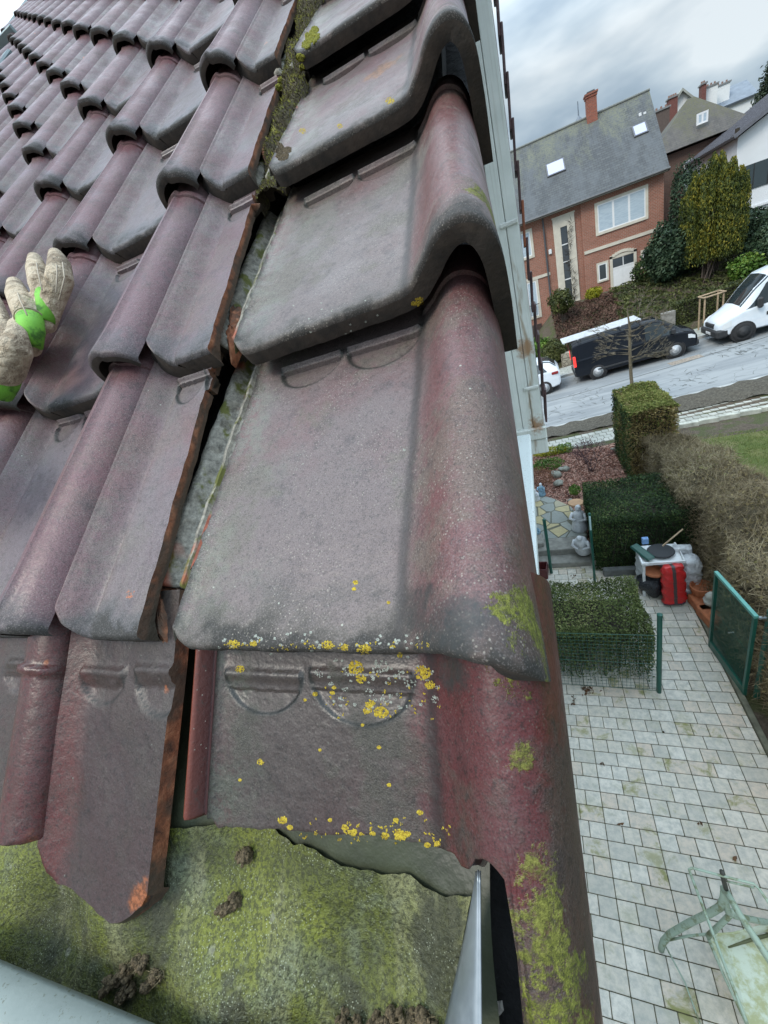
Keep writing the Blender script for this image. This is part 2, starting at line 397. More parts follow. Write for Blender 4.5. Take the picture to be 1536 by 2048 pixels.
def brick_edge(dk=True):
    t = NT('broken_clay', .85); P = t.pos(); f = t.noise(P, 60, 6, .7); g = t.noise(P, 14, 4, .7)
    c = t.ramp(f, [(.32, (.07, .028, .016)), (.5, (.26, .092, .042)), (.7, (.44, .19, .095))])
    c = t.mix(t.mr(g, .42, .6, 0, .85), c, (.055, .045, .032)); x_, s_, n_ = t.sep(t.obj())[:3]
    if dk: q_ = t.math('ADD', n_, t.math('MULTIPLY_ADD', s_, .076, -.037)); c = t.mix(t.mr(t.math('ADD', q_, t.mr(g, .3, .7, -.003, .003)), -.004, -.009, 0, .85), c, (.045, .038, .026))
    t.col(c); t.bump(f, .8, .004); t.bump(t.noise(P, 300, 3), .4, .001)
    return t.m
CLAY = brick_edge(); CLAYF = brick_edge(False)
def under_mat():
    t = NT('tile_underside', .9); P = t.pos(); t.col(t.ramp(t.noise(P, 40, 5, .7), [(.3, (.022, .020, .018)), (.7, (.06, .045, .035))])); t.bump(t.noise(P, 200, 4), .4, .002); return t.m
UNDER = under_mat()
def groove_mat():
    t = NT('mossy_channel', .8); P = t.pos(); f = t.noise(P, 120, 5, .75); g = t.noise(P, 22, 4, .7)
    c = t.ramp(f, [(.3, (.08, .075, .062)), (.5, (.23, .215, .18)), (.7, (.40, .38, .32))])
    c = t.mix(t.mr(g, .52, .62), c, (.10, .105, .02)); c = t.mix(t.mr(t.noise(P, 9, 3), .6, .66), c, (.32, .10, .06)); t.col(c); t.bump(f, .7, .003); return t.m
GROOVE = groove_mat()
def groove_red():
    t = NT('red_channel', .4); P = t.pos(); x, s, n = t.sep(t.obj())[:3]; f = t.noise(P, 90, 5, .75)
    c = t.mix(t.mr(x, -.045, -.028), (.25, .062, .035), (.035, .012, .013)); c = t.mix(t.mr(f, .56, .7, 0, .8), c, (.04, .035, .03))
    c = t.mix(t.mul(t.mr(t.vor(P, 160), .06, .12, 1, 0), .8), c, (.3, .3, .25)); t.col(c); t.bump(f, .4, .002); return t.m
GROOVER = groove_red()

# ------------------------------------------------------------------ tile shapes
def interp(xs, ys, x):
    return float(np.interp(x, xs, ys))
def tile_mesh(name, prof, S, lift, thick, mats, smin=None, xmax=None, feat=None, lip=.006, side='under', groove=None, flatx=None, tw=None):
    """prof(tau)->(list of x, list of n); lofted along s with rounded lower lip; closed underside.
    S rows; lift(s); thick(s); smin(x) lower outline; xmax(s) right outline; feat(x,s) relief"""
    T = [];
    for si, s in enumerate(S):
        xs, ns = prof(s)
        xs = np.array(xs, float); ns = np.array(ns, float)
        if xmax is not None:
            xm = xmax(s); x0 = xs[0]; full = xs[-1]
            ns = np.interp(x0 + (xs - x0) * (xm - x0) / (full - x0), xs, ns); xs = x0 + (xs - x0) * (xm - x0) / (full - x0)
        T.append((xs, ns))
    nS, nT = len(S), len(T[0][0]); Smax = S[-1]
    top = np.zeros((nS, nT, 3)); 
    for i, s in enumerate(S):
        xs, ns = T[i]
        for j in range(nT):
            sm = smin(xs[j]) if smin else 0.
            sj = sm + s * (Smax - sm) / Smax
            d = max(0., lip - s); drop = lip - math.sqrt(max(0., lip * lip - d * d)) if d > 0 else 0
            top[i, j] = (xs[j], sj, ns[j] + lift(sj) - drop + (feat(xs[j], sj) if feat else 0))
    # normals in x-n plane for the offset
    dx = np.gradient(top[:, :, 0], axis=1); dn = np.gradient(top[:, :, 2], axis=1); L = np.hypot(dx, dn) + 1e-9
    nx, nn = -dn / L, dx / L
    if flatx is not None: fm_ = top[:, :, 0] < flatx; nx = np.where(fm_, 0, nx); nn = np.where(fm_, 1, nn)
    bot = top.copy()
    for i, s in enumerate(S):
        th = thick(s) * (np.array([tw(x) for x in T[i][0]]) if tw else 1.)
        bot[i, :, 0] -= nx[i] * th; bot[i, :, 2] -= nn[i] * th
    V_ = list(map(tuple, top.reshape(-1, 3))) + list(map(tuple, bot.reshape(-1, 3))); F = []; Mi = []
    o = nS * nT
    for i in range(nS - 1):
        for j in range(nT - 1):
            a = i * nT + j
            F.append((a, a + 1, a + nT + 1, a + nT)); Mi.append(2 if (groove is not None and T[i][0][j] < groove) else 0)
            F.append((o + a, o + a + nT, o + a + nT + 1, o + a + 1)); Mi.append(1)
    fm, lm, rm = side
    for j in range(nT - 1):
        F.append((j, o + j, o + j + 1, j + 1)); Mi.append(fm)
        a = (nS - 1) * nT + j; F.append((a, a + 1, o + a + 1, o + a)); Mi.append(0)
    for i in range(nS - 1):
        a = i * nT; F.append((a, a + nT, o + a + nT, o + a)); Mi.append(lm)
        a = i * nT + nT - 1; F.append((a, o + a, o + a + nT, a + nT)); Mi.append(rm)
    me = bpy.data.meshes.new(name); me.from_pydata(V_, [], F)
    for m in mats: me.materials.append(m)
    me.polygons.foreach_set('material_index', Mi); me.polygons.foreach_set('use_smooth', [True] * len(F)); me.update()
    me.set_sharp_from_angle(angle=R(48))
    return me
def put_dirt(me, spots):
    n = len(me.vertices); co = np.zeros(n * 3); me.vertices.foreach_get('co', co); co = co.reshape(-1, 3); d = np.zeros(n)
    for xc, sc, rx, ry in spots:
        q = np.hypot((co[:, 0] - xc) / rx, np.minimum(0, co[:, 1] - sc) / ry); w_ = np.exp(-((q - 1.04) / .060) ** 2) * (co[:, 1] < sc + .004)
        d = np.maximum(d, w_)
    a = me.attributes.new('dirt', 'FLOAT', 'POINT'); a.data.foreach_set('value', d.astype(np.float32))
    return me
def moon(x, s, xc, sc, rx, ry, sg=.0022):
    if s > sc + sg * 2.6 or s < sc - ry * 1.1 or abs(x - xc) > rx * 1.12: return 0.
    q = math.hypot((x - xc) / rx, min(0, s - sc) / ry)
    h = 0.
    if q < 1.06:
        k = min(1, (1.06 - q) / .07); h = -.0024 * k - .0030 * max(0, (1 - (sc - s) / ry)) * k
    if abs(s - sc) < sg * 2.6 and abs(x - xc) < rx * 1.05: h = max(h, 0) + .0046 * math.exp(-((s - sc) / sg) ** 2)
    return h
def ragged(base, amp, seed, f=60):
    r_ = random.Random(seed); ph = [r_.uniform(0, 6) for _ in range(4)]
    return lambda x: base(x) + amp * (math.sin(x * f * 2.1 + ph[0]) * .5 + math.sin(x * f * 5.3 + ph[1]) * .3 + math.sin(x * f * 11 + ph[2]) * .25)
TH = np.linspace(math.pi, .42, 24)
W = .2446; XC = .2106
def field_prof(s):
    t = min(1, max(0, s / .30)); fl = math.exp(-(s / .030) ** 2)
    a = .0365 - .004 * t + .0018 * fl; b = .043 - .003 * t + .0015 * fl; xc = XC - .002 * fl
    if .306 < s < .318: b += .003; a += .0025
    xs = list(np.linspace(0, .004, 4)) + list(np.linspace(.007, xc - a - .003, 78)); ns = []
    for x in xs:
        q = min(1, x / .030); v = .021 * (1 - q * q * (3 - 2 * q)) + .0022 * ((x - .10) / .07) ** 2 * (x > .03)
        if x < .0045: v += .0022 * math.sin(math.pi * min(1, (x + .0012) / .0055))
        if x > xc - a - .018: v += .004 * ((x - (xc - a - .018)) / .014) ** 2
        ns.append(v)
    n0 = ns[-1]
    for th in TH:
        x = xc + a * math.cos(th); v = b * math.sin(th) ** .82
        xs.append(x); ns.append(max(n0, n0 * .6 + v) if th > math.pi / 2 else v)
    return xs, ns
def pan_prof(s):
    xs, ns = field_prof(s); return xs[:80], ns[:80]
VX = [0, .006, .03, .10, .165, .182, .192, .201, .209, .216, .223, .230, .239, .248, .256, .262, .266, .2685, .269, .269, .268, .267]
VB = [.003, .000, -.001, -.001, -.001, .000, .002, .011, .019, .028, .035, .040, .0435, .044, .040, .034, .025, .012, -.006, -.03, -.06, -.088]
HX = [0, .006, .03, .10, .165, .182, .191, .198, .204, .209, .214, .219, .226, .233, .240, .246, .250, .253, .255, .256, .256, .256]
HB = [.003, .0, -.001, -.001, -.001, -.001, .001, .007, .012, .018, .023, .027, .030, .030, .027, .022, .015, .006, -.004, -.014, -.024, -.034]
def dens(xs, ns, k=3, pan=88):
    X = []; N = []
    d = np.concatenate([[0], np.cumsum(np.hypot(np.diff(xs), np.diff(ns)))])
    q = np.concatenate([np.linspace(0, d[4], pan, endpoint=False), np.linspace(d[4], d[-1], 58)])
    # smooth via cubic-ish (average of linear samples)
    X = np.interp(q, d, xs); N = np.interp(q, d, ns)
    for _ in range(3):
        N[1:-1] = N[1:-1] * .5 + (N[:-2] + N[2:]) * .25; X[1:-1] = X[1:-1] * .5 + (X[:-2] + X[2:]) * .25
    return X, N
VBd = dens(VX, VB); VHd = dens(HX, HB)
CHX = [-.056, -.054, -.050, -.045, -.041, -.036, -.031, -.028, -.024, -.020, -.016, -.010, -.005, -.003, -.001]
CHN = [-.022, -.010, -.008, -.010, -.021, -.023, -.022, -.013, -.012, -.021, -.023, -.022, -.019, -.004, .005]
def verge_prof(s):
    t = min(1, max(0, s / .30)); fl = math.exp(-(s / .025) ** 2)
    X = VBd[0] * (1 - t) + VHd[0] * t; N = VBd[1] * (1 - t) + VHd[1] * t
    N = np.where((X > .19) & (N > 0), N * (1 + .02 * fl), N)
    if s > .305 and s < .318: N = np.where(X > .19, N + .004, N)
    w_ = .0012 * math.sin(s * 55) + .0007 * math.sin(s * 170)
    return list(np.array(CHX) * 1.18 + w_) + list(X + np.where(X < .01, w_, 0)), CHN + list(N)
LIFT = lambda s: .037 - .076 * s
TWF = lambda x: 1. if x < .150 else max(.42, 1 - (x - .150) / .025)
THK = lambda s: .009 + .008 * math.exp(-(s / .014) ** 2)
Sf = [0, .002, .004, .006, .009, .012, .016, .022, .03] + list(np.linspace(.04, .245, 20)) + list(np.linspace(.249, .312, 54)) + [.315, .32, .33, .345, .36, .375]
def corner(x, r_=.032):
    return (r_ - math.sqrt(max(0, r_ * r_ - (r_ - x) ** 2))) if 0 <= x < r_ else 0.
ftf = lambda x, s: moon(x, s, .055, .294, .024, .036) + moon(x, s, .113, .294, .024, .036)
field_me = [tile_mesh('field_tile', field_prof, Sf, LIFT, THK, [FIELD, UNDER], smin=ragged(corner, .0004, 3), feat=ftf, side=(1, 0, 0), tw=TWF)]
put_dirt(field_me[0], [(.055, .294, .024, .036), (.113, .294, .024, .036)])
SfL = [0, .004, .009, .016, .03, .08, .14, .20, .27, .30, .312, .32, .328, .345, .37]
field_far = tile_mesh('field_tile', lambda s: (field_prof(s)[0][::3] + [field_prof(s)[0][-1]], field_prof(s)[1][::3] + [field_prof(s)[1][-1]]), SfL, LIFT, THK, [FIELD, UNDER], smin=corner, side=(1, 0, 0), tw=TWF)
Sv = [0, .0015, .003, .005, .008, .011, .014, .018, .024, .03] + list(np.linspace(.04, .243, 28)) + list(np.linspace(.247, .312, 54)) + [.335, .35]
ftv = lambda x, s: moon(x, s, .066, .290, .036, .033) + moon(x, s, .149, .290, .038, .035)
def vsmin(x):
    if x < -.003: return .055 - .3 * (x + .056) * .5
    if x < .018: return corner(x + .002, .02)
    return -.012 * min(1, max(0, (x - .205) / .064)) ** 2
def vcmp(d, seed, mats=None):
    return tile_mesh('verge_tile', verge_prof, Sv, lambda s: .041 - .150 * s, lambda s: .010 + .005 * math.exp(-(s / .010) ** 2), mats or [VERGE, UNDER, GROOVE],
                     smin=ragged(vsmin, .0009, seed, 40), feat=ftv, side=(1, 0, 0), groove=-.002, flatx=.18)
verge_me = [put_dirt(vcmp(0, q_), [(.066, .290, .036, .033), (.149, .290, .038, .035)]) for q_ in (5, 9)]

ROOF = []      # everything lichen or moss may sit on
def place(me, name, x, s, label, cat, group, rz=0., dn=0., tilt=0.):
    o = bpy.data.objects.new(name, me); SC.collection.objects.link(o)
    o.matrix_world = ROOFM @ Matrix.Translation((x, s, dn)) @ Matrix.Rotation(rz, 4, 'Z') @ Matrix.Rotation(tilt, 4, 'Y')
    props(o, label, cat, group); ROOF.append(o); return o
XR = .107
ORD = ['first', 'second', 'third', 'fourth', 'fifth', 'sixth', 'seventh', 'eighth', 'ninth', 'tenth', 'eleventh', 'twelfth', 'thirteenth', 'fourteenth', 'fifteenth', 'sixteenth', 'seventeenth', 'eighteenth', 'nineteenth', 'twentieth', 'twenty-first', 'twenty-second', 'twenty-third']
def srow(r): return .006 if r == 0 else .313 * r - .006
def visible(x, s, m=260):
    for dx in (0, .26):
        for ds in (0, .33):
            q = project(roofpt(x + dx, s + ds, .04))
            if q and -m < q[0] < 1536 + m and -m < q[1] < 2048 + m: return True
    return False
for r_ in range(0, 22):
    for k in range(0, 15):
        x0 = XR - XC - W * k - (.012 if r_ == 0 else 0); s0 = srow(r_)
        if not visible(x0, s0, 330) or s0 > 5.85: continue
        jr = random.Random(r_ * 31 + k)
        near = (r_ + k) <= 5
        place(field_me[0] if near else field_far, 'roof_tile', x0 + jr.uniform(-.002, .002), s0 + jr.uniform(-.004, .004),
              'purple grey rolled tile, %s course above the eave pieces, %s column left of the cut tiles' % (ORD[r_], ORD[k]),
              'roof tile', 'whole interlocking tiles of the main slope', rz=jr.uniform(-.006, .006), dn=jr.uniform(-.001, .002))
# cut tiles along the slot
def cut(r_, xb, xt, seed, ang=0.):
    x0 = XR + .034 - (.012 if r_ == 0 else 0); s0 = srow(r_)
    rg_ = ragged(lambda s: 0, .0016, seed, 30)
    xm = lambda s: (xb + (xt - xb) * s / .30) - x0 + rg_(s)
    me = tile_mesh('cut_tile', pan_prof, Sf, LIFT, lambda s: .012 + .008 * math.exp(-(s / .014) ** 2), [FIELD, UNDER, CLAY],
                   smin=ragged(corner, .0005, seed), xmax=xm, feat=lambda x, s: moon(x, s, .050, .294, .022, .036) + moon(x, s, .094, .294, .020, .036), side=(1, 0, 2)); put_dirt(me, [(.050, .294, .022, .036), (.094, .294, .020, .036)])
    o = place(me, 'cut_roof_tile', x0, s0, 'tile cut off on its right side, raw orange clay edge, %s course beside the slot' % ORD[r_],
              'roof tile', 'cut tiles beside the slot', rz=ang, tilt=-.03)
    return o
cut(0, .221, .206, 11)
for r_, xb, xt in ((1, .223, .212), (2, .217, .207), (3, .213, .205), (4, .213, .205), (5, .213, .205)):
    cut(r_, xb, xt, 20 + r_)
# verge tiles
VS = [0, .284, .578, .868, 1.16, 1.45, 1.74, 2.03, 2.32, 2.61, 2.90]
VL = ['largest verge tile, green algae on its roll corner and yellow lichen along its lower lip', 'grey glazed verge tile with an open arched roll end above the nearest large one',
      'verge tile with a raw orange flake patch, beside the mossy gap', 'verge tile at the top edge of the photo beside the moss', 'fifth verge tile up the gable edge', 'sixth verge tile up the gable edge', 'seventh verge tile up the gable edge'] + ['%s verge tile up the gable edge' % q_ for q_ in ('eighth', 'ninth', 'tenth', 'eleventh')]
for i, s0 in enumerate(VS):
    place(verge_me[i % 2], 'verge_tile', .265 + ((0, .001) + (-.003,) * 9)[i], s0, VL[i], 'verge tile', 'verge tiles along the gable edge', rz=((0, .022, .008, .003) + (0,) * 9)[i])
# eave course (short broken ends, sagging towards the gutter)
ZN = lambda s: .010 + .15 * s
def zx(u, v, add=0.): return RS(u, v, lambda q: ZN(q) + add)[:2]
zp = [zx(*q) for q in ((352, 1648), (395, 1640), (428, 1640), (436, 1662), (452, 1656), (520, 1660), (600, 1668), (740, 1676), (880, 1695), (905, 1712, .01), (920, 1742, .015), (938, 1745, .02), (950, 1726, .025), (968, 1724, .03), (986, 1736, .03), (1012, 1762, .03), (1022, 1800, .03))]
xo = .287
for i in range(1, len(zp)):
    if zp[i][0] <= zp[i - 1][0]: zp[i] = (zp[i - 1][0] + .0008, zp[i][1])
ZPX = [p[0] - xo for p in zp] + [zp[-1][0] - xo + .003, zp[-1][0] - xo + .006, .35]; ZPS = [p[1] for p in zp] + [-.17, -.46, -.46]
def zsm(x): return interp(ZPX, ZPS, x)
def zv_prof(s):
    X, N = VHd; X = X * .925 + np.where(X > .19, (X - .19) * .22, 0); ch = np.array(CHX) * .76
    return list(ch) + list(X), CHN + list(N * 1.1)
Sz = [0, .002, .005] + list(np.linspace(.01, .50, 150))
def warp(me, sm, head, lift, feat=None, rag=.0012, seed=1):
    rg_ = ragged(lambda x: 0, rag, seed, 45); n = len(me.vertices); co = np.zeros(n * 3); me.vertices.foreach_get('co', co); co = co.reshape(-1, 3)
    smax = co[:, 1].max(); half = n // 2
    for i in range(n):
        x = co[i % half, 0]; t = co[i, 1] / smax
        lo = sm(x) + rg_(x); s = lo + t * (head - lo); co[i, 1] = s; co[i, 2] += lift(s)
        if feat and i < half: co[i, 2] += feat(x, s)
    me.vertices.foreach_set('co', co.ravel()); me.update(); return me
ZLIFT = lambda s: ZN(max(s, -.2))
ez = tile_mesh('eave_verge', zv_prof, [q * 2 for q in Sz], lambda s: 0, lambda s: .009, [EAVE, UNDER, GROOVER], side=(2, 2, 0), groove=-.002, flatx=.18)
ez = put_dirt(warp(ez, zsm, .045, ZLIFT, feat=lambda x, s: .6 * (moon(x, s, .042, -.017, .034, .026, .0040) + moon(x, s, .124, -.014, .038, .030, .0040)), seed=4), [(.042, -.017, .034, .026), (.124, -.014, .038, .030)])
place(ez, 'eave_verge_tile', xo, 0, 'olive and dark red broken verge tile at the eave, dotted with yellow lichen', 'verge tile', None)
# left eave pieces: roll end and cut pan
zl = [zx(*q) for q in ((15, 1668, .01), (22, 1682, .015), (35, 1692, .02), (60, 1690, .025), (85, 1680, .02), (100, 1662, .015), (108, 1640, .01))]
zcx = (zl[0][0] + zl[-1][0]) / 2 - .010; za_ = (zl[-1][0] - zl[0][0]) / 2 * .85
def zroll_prof(s):
    a, b = za_ * 1.02, za_ * .95
    xs = list(np.linspace(-.34, -a - .004, 40)); ns = [.0 for _ in xs]
    for th in np.linspace(math.pi, 0, 25): xs.append(a * math.cos(th)); ns.append(max(0, b * math.sin(th) ** .8))
    return xs, ns
def zrs(x): return interp([-.4, -za_ - .01] + [p[0] - zcx for p in zl], [zl[0][1] + .004, zl[0][1] + .004] + [p[1] for p in zl], x)
zr = warp(tile_mesh('eave_tile', zroll_prof, Sz[::2], lambda s: .0, lambda s: .009, [EAVER, UNDER, CLAYF], side=(2, 0, 0)), zrs, .05, ZLIFT,
          feat=lambda x, s: moon(x, s, -za_ - .040, -.018, .026, .028, .0040) + (.005 if (-za_ < x < za_ and abs(s + .022) < .004) else 0), seed=6)
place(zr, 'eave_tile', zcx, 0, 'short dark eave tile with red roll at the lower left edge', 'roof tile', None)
def zpan_prof(s):
    xs = list(np.linspace(0, .006, 4)) + list(np.linspace(.010, .124, 44)); return xs, [.010 * max(0, 1 - x / .028) ** 1.5 + .002 * max(0, (x - .07) / .05) for x in xs]
zc = [zx(*q) for q in ((98, 1690), (103, 1745), (118, 1772), (140, 1782), (160, 1800), (190, 1832), (225, 1855), (255, 1842), (285, 1820), (298, 1795))]
zt = (zx(155, 1330), zx(352, 1322)); xc0 = zc[0][0]; zwB = zc[-1][0] - zc[0][0]
def zcs(x): return interp([(p[0] - xc0) / zwB * .124 for p in zc], [p[1] for p in zc], x)
zz = tile_mesh('eave_cut', zpan_prof, Sz[::2], lambda s: 0, lambda s: .014, [EAVEC, UNDER, CLAYF], side=(2, 0, 2))
zz = warp(zz, zcs, .05, ZLIFT, feat=lambda x, s: moon(x, s, .040, -.022, .026, .026, .0040) + moon(x, s, .112, -.018, .030, .034, .0040), seed=8); put_dirt(zz, [(.040, -.022, .026, .026), (.112, -.018, .030, .034)])
co = np.zeros(len(zz.vertices) * 3); zz.vertices.foreach_get('co', co); co = co.reshape(-1, 3)
k_ = co[:, 0] / .124; L_ = zt[0][0] - xc0; Rt = zt[1][0] - xc0
lo_ = np.interp(co[:, 1], [zc[0][1], zt[0][1]], [0, L_]); hi_ = np.interp(co[:, 1], [zc[-1][1], zt[1][1]], [zwB, Rt])
co[:, 0] = lo_ + k_ * (hi_ - lo_); zz.vertices.foreach_set('co', co.ravel()); zz.update()
place(zz, 'cut_eave_tile', xc0, 0, 'dark cut eave tile with broken orange tip lying on the mossy metal', 'roof tile', None)
# ------------------------------------------------------------------ roof deck, gable, eave metal
def R3(b, M=ROOFM): return M
def rbox(name, x0, x1, s0, s1, n0, n1, m, parent=None, bev=0):
    return MB().box(x0, x1, s0, s1, n0, n1, bev, ROOFM).build(name, m, parent)
DARKFELT = simple('old_felt', (.018, .018, .019), .85, bump=.5, var=.5, scale=14, bscale=90)
ZINC = (lambda t: (t.col(t.ramp(t.noise(t.map(t.pos(), (3, 3, 1)), 14, 5, .6), [(.3, (.20, .235, .26)), (.7, (.36, .40, .43))])), t.rough(t.mr(t.noise(t.pos(), 30, 3), .3, .7, .3, .55)), t.m)[-1])(NT('weathered_zinc', .4, .55))
hb = thing('own_house', 'house whose tiled roof fills the photo, white side boards below the gable edge', 'house', (0, 0, 0))
deck = MB(); deck.box(-3.62, .47, -.16, 6.2, -.10, -.055, 0, ROOFM); deck.build('roof_deck', DARKFELT, hb)
deck = MB(); deck.box(.47, .505, -.10, 6.2, -.16, -.085, 0, ROOFM); deck.build('verge_batten', DARKFELT, hb)
WHITE = simple('white_render', (.62, .62, .60), .8, bump=.3, var=.08, scale=3, bscale=50)
def paintwhite():
    t = NT('old_white_board', .45); P = t.pos(); x, y, z = t.sep(P)[:3]
    c = t.ramp(t.noise(P, 6, 5, .6), [(.3, (.66, .70, .66)), (.7, (.78, .81, .77))])
    rs = t.math('ADD', t.math('ABSOLUTE', t.math('SUBTRACT', t.math('ADD', x, t.mul(t.mr(t.noise(P, 3, 2), .3, .7, -.5, .5), .05)), .492)), 0)
    st = t.mul(t.mr(rs, .0, .022, 1, 0), t.mr(z, .45, .15)); st = t.mul(st, t.mr(t.noise(t.map(P, (8, 8, 1)), 6, 5, .7), .35, .6))
    c = t.mix(t.mul(st, .75), c, (.30, .20, .10))
    vs = t.mr(t.noise(t.map(P, (30, 30, .7)), 2.2, 4, .6), .5, .72)
    c = t.mix(t.mul(vs, .35), c, (.42, .42, .36))
    for zz, rr in ((-.37, .10), (-1.0, .09)):
        d = t.dist(P, (.50, 3.3, zz)); c = t.mix(t.mul(t.mr(t.math('ADD', d, t.mr(t.noise(P, 25, 4, .7), .3, .7, -.03, .03)), .02, rr, 1, 0), .85), c, (.33, .17, .07))
    t.col(c); t.bump(t.noise(P, 80, 3), .15, .003); return t.m
PW = paintwhite()
MB().box(-3.5, .04, -1.2, 9.5, GZ - .3, -.75).build('gable_wall', WHITE, hb)
MB().box(-3.5, .04, .35, 9.5, -.75, -.35).build('gable_wall', WHITE, hb)
MB().box(-3.5, .04, .8, 9.5, -.35, .12).build('gable_wall', WHITE, hb)
MB().box(-3.5, .04, 1.4, 9.5, .12, .6).build('gable_wall', WHITE, hb)
MB().box(-3.5, .04, 2.2, 9.5, .6, 1.2).build('gable_wall', WHITE, hb)
# tall white corner board with bands, and the hung tiles seen edge on along it
pb = thing('corner_cladding', 'tall white corner board with rust streaks behind the verge tiles', 'cladding', (.4, 3.3, -1.2))
def at0(o, par): o.matrix_parent_inverse = Matrix.Translation(par.location).inverted(); return o
m = MB()
for i in range(7):
    m.box(-.02 + i * .0835, -.02 + (i + 1) * .0835 - .004, 3.3, 3.325, -1.02, 4.6, .003)
at0(m.build('board', PW, pb), pb)
m = MB(); m.box(-.06, .566, 3.327, 3.9, -1.2, 4.6); at0(m.build('backing_wall', WHITE, pb), pb)
m = MB(); m.box(-.06, .577, 3.27, 3.36, -1.13, -1.02, .012); at0(m.build('sill', PW, pb), pb)
m = MB(); m.box(-.06, .575, 3.285, 3.35, -1.26, -1.135, .006); at0(m.build('sill_block', PW, pb), pb)
for z_ in (-.70, .44):
    m = MB(); m.box(.44, .560, 3.286, 3.299, z_, z_ + .030, .006); at0(m.build('bracket', simple('bracket_paint', (.66, .68, .64), .5, var=.2, scale=30), pb), pb)
hung = simple('hung_tile', (.075, .040, .042), .5, var=.5, scale=18, bump=.3)
hung2 = simple('hung_tile_orange', (.24, .075, .035), .7, var=.3, scale=18, bump=.3)
for i in range(26):
    z0 = -1.0 + i * .215
    m = MB(); M = Matrix.Translation((.578, 3.31, z0)) @ Matrix.Rotation(R(4), 4, 'Y')
    m.box(-.002, .014, 0, .26, 0, .27, .004, M); o = m.build('hung_tile', hung2 if i == 6 else hung)
    props(o, '%s hanging tile seen edge on, %s from bottom beside the white board' % ('orange' if i == 6 else 'dark', ORD[i] if i < 23 else ('highest but two', 'highest but one', 'highest')[i - 23]), 'wall tile', 'hanging tiles along the white board')
# white ledge running along the gable below the verge
m = MB(); m.box(.30, .452, .2, 3.12, -1.10, -1.0, .012)
led = (lambda t: (t.col(t.mix(t.mul(t.mr(t.noise(t.pos(), 70, 5, .7), .56, .66), t.mr(t.noise(t.pos(), 4, 3), .4, .6)), (.74, .80, .79), (.45, .48, .42))), t.bump(t.noise(t.pos(), 90, 3), .2, .004), t.m)[-1])(NT('white_ledge', .5))
props(m.build('roof_ledge', led), 'white painted ledge running below the gable tiles', 'ledge')
m = MB(); m.tube([(.045, 4.25, GZ + .06), (.045, 2.4, GZ + .06)], .03, 10)
m.tube([(G(1093, 1425)[0], 4.1, GZ + .035), (G(1093, 1425)[0] + .03, 2.9, GZ + .035)], .022, 8)
props(m.build('wall_pipe', simple('pipe_grey', (.55, .57, .6), .5)), 'pale grey pipe lying along the foot of the house wall', 'pipe')

# mossy apron metal below the eave tiles
def apron_mat():
    t = NT('mossy_metal', .6); P = t.pos(); f = t.noise(P, 330, 3, .75); g = t.noise(P, 9, 5, .6, .6); h = t.noise(t.map(P, (1.6, .5, .5), (0, 0, .7)), 13, 4, .6, .3)
    c = t.ramp(g, [(.30, (.030, .036, .014)), (.42, (.085, .098, .020)), (.55, (.150, .170, .022)), (.66, (.21, .225, .045)), (.78, (.29, .30, .12))])
    c = t.mix(t.mr(h, .50, .66, 0, .7), c, (.22, .22, .12))
    c = t.mix(t.mr(t.noise(P, 11, 4, .65, .5), .52, .66, 0, .6), c, (.16, .185, .13))
    c = t.mix(t.mr(t.noise(t.vadd(P, (9, 2, 4)), 8, 4, .65, .5), .54, .64, 0, .8), c, (.035, .035, .025))
    c = t.mix(t.mr(f, .40, .62, .0, .75), c, (.025, .028, .012))
    sp = t.mul(t.mr(t.vor(P, 480), .12, .30, 1, 0), t.mr(t.noise(P, 20, 5, .75), .44, .60, .0, 1)); c = t.mix(t.mul(sp, .7), c, (.38, .41, .30))
    c = t.mix(t.mul(t.mr(t.vor(t.vadd(P, t.vscale(t.noise(P, 90, 3, col=True), .012)), 34), .06, .14, 1, 0), .45), c, (.27, .27, .22))
    t.col(c); t.bump(f, .9, .003); t.bump(t.noise(P, 70, 4), .6, .006); return t.m
APR = apron_mat()
BARE = simple('bare_lead', (.045, .052, .030), .5, var=.4, scale=25, bump=.2)
ap = thing('metal_apron', 'moss covered metal apron sloping into the gutter below the broken tiles', 'flashing', tuple(roofpt(.2, -.2, -.03)))
def wave(x, s):
    return .009 * math.sin(x * 19 + s * 14 + .4) + .006 * math.sin(x * 41 - s * 30 + 1.2) + .004 * math.sin(s * 60 + x * 8)
def apn(x, s): return -.038 + .22 * (s + .1) * .35 + wave(x, s)
P = [[tuple(roofpt(x, s, apn(x, s) - .004)) for x in np.linspace(-1.6, .485, 90)] for s in np.linspace(-.42, .04, 40)]
at0(MB().grid(P).build('bare_sheet', BARE, ap, smooth=True), ap)
top_px = [(-900, 1560), (0, 1660), (100, 1690), (330, 1655), (440, 1655), (480, 1662), (520, 1662), (545, 1680), (575, 1700), (610, 1698), (640, 1706), (690, 1733), (740, 1738), (790, 1752), (820, 1750), (860, 1778), (900, 1795), (930, 1792), (952, 1785), (962, 1785)]
tp = [RF(u, v, -.038)[:2] for u, v in top_px]; tx = [p[0] for p in tp]; ts = [p[1] for p in tp]
def rside(s): return interp([-.42, -.19, -.12], [.452, .459, .478], s)
rgm = ragged(lambda x: 0, .0014, 31, 28)
P = []
for j in range(46):
    row = []
    for x in list(np.linspace(-1.6, -.1, 20, endpoint=False)) + list(np.linspace(-.1, 1, 150)):
        q = j / 45
        xx = x if x < -.1 else -.1 + (x + .1) / 1.1 * (.477 + .1)
        st = interp(tx, ts, xx) + rgm(xx); s = -.42 + (st + .42) * q
        x2 = xx if xx < .3 else .3 + (xx - .3) * (rside(s) - .3) / .177
        row.append(tuple(roofpt(x2, s, apn(x2, s) + (.0035 * min(1, (1 - q) * 12) + .0012 * math.sin(x2 * 420 + s * 333)))))
    P.append(row)
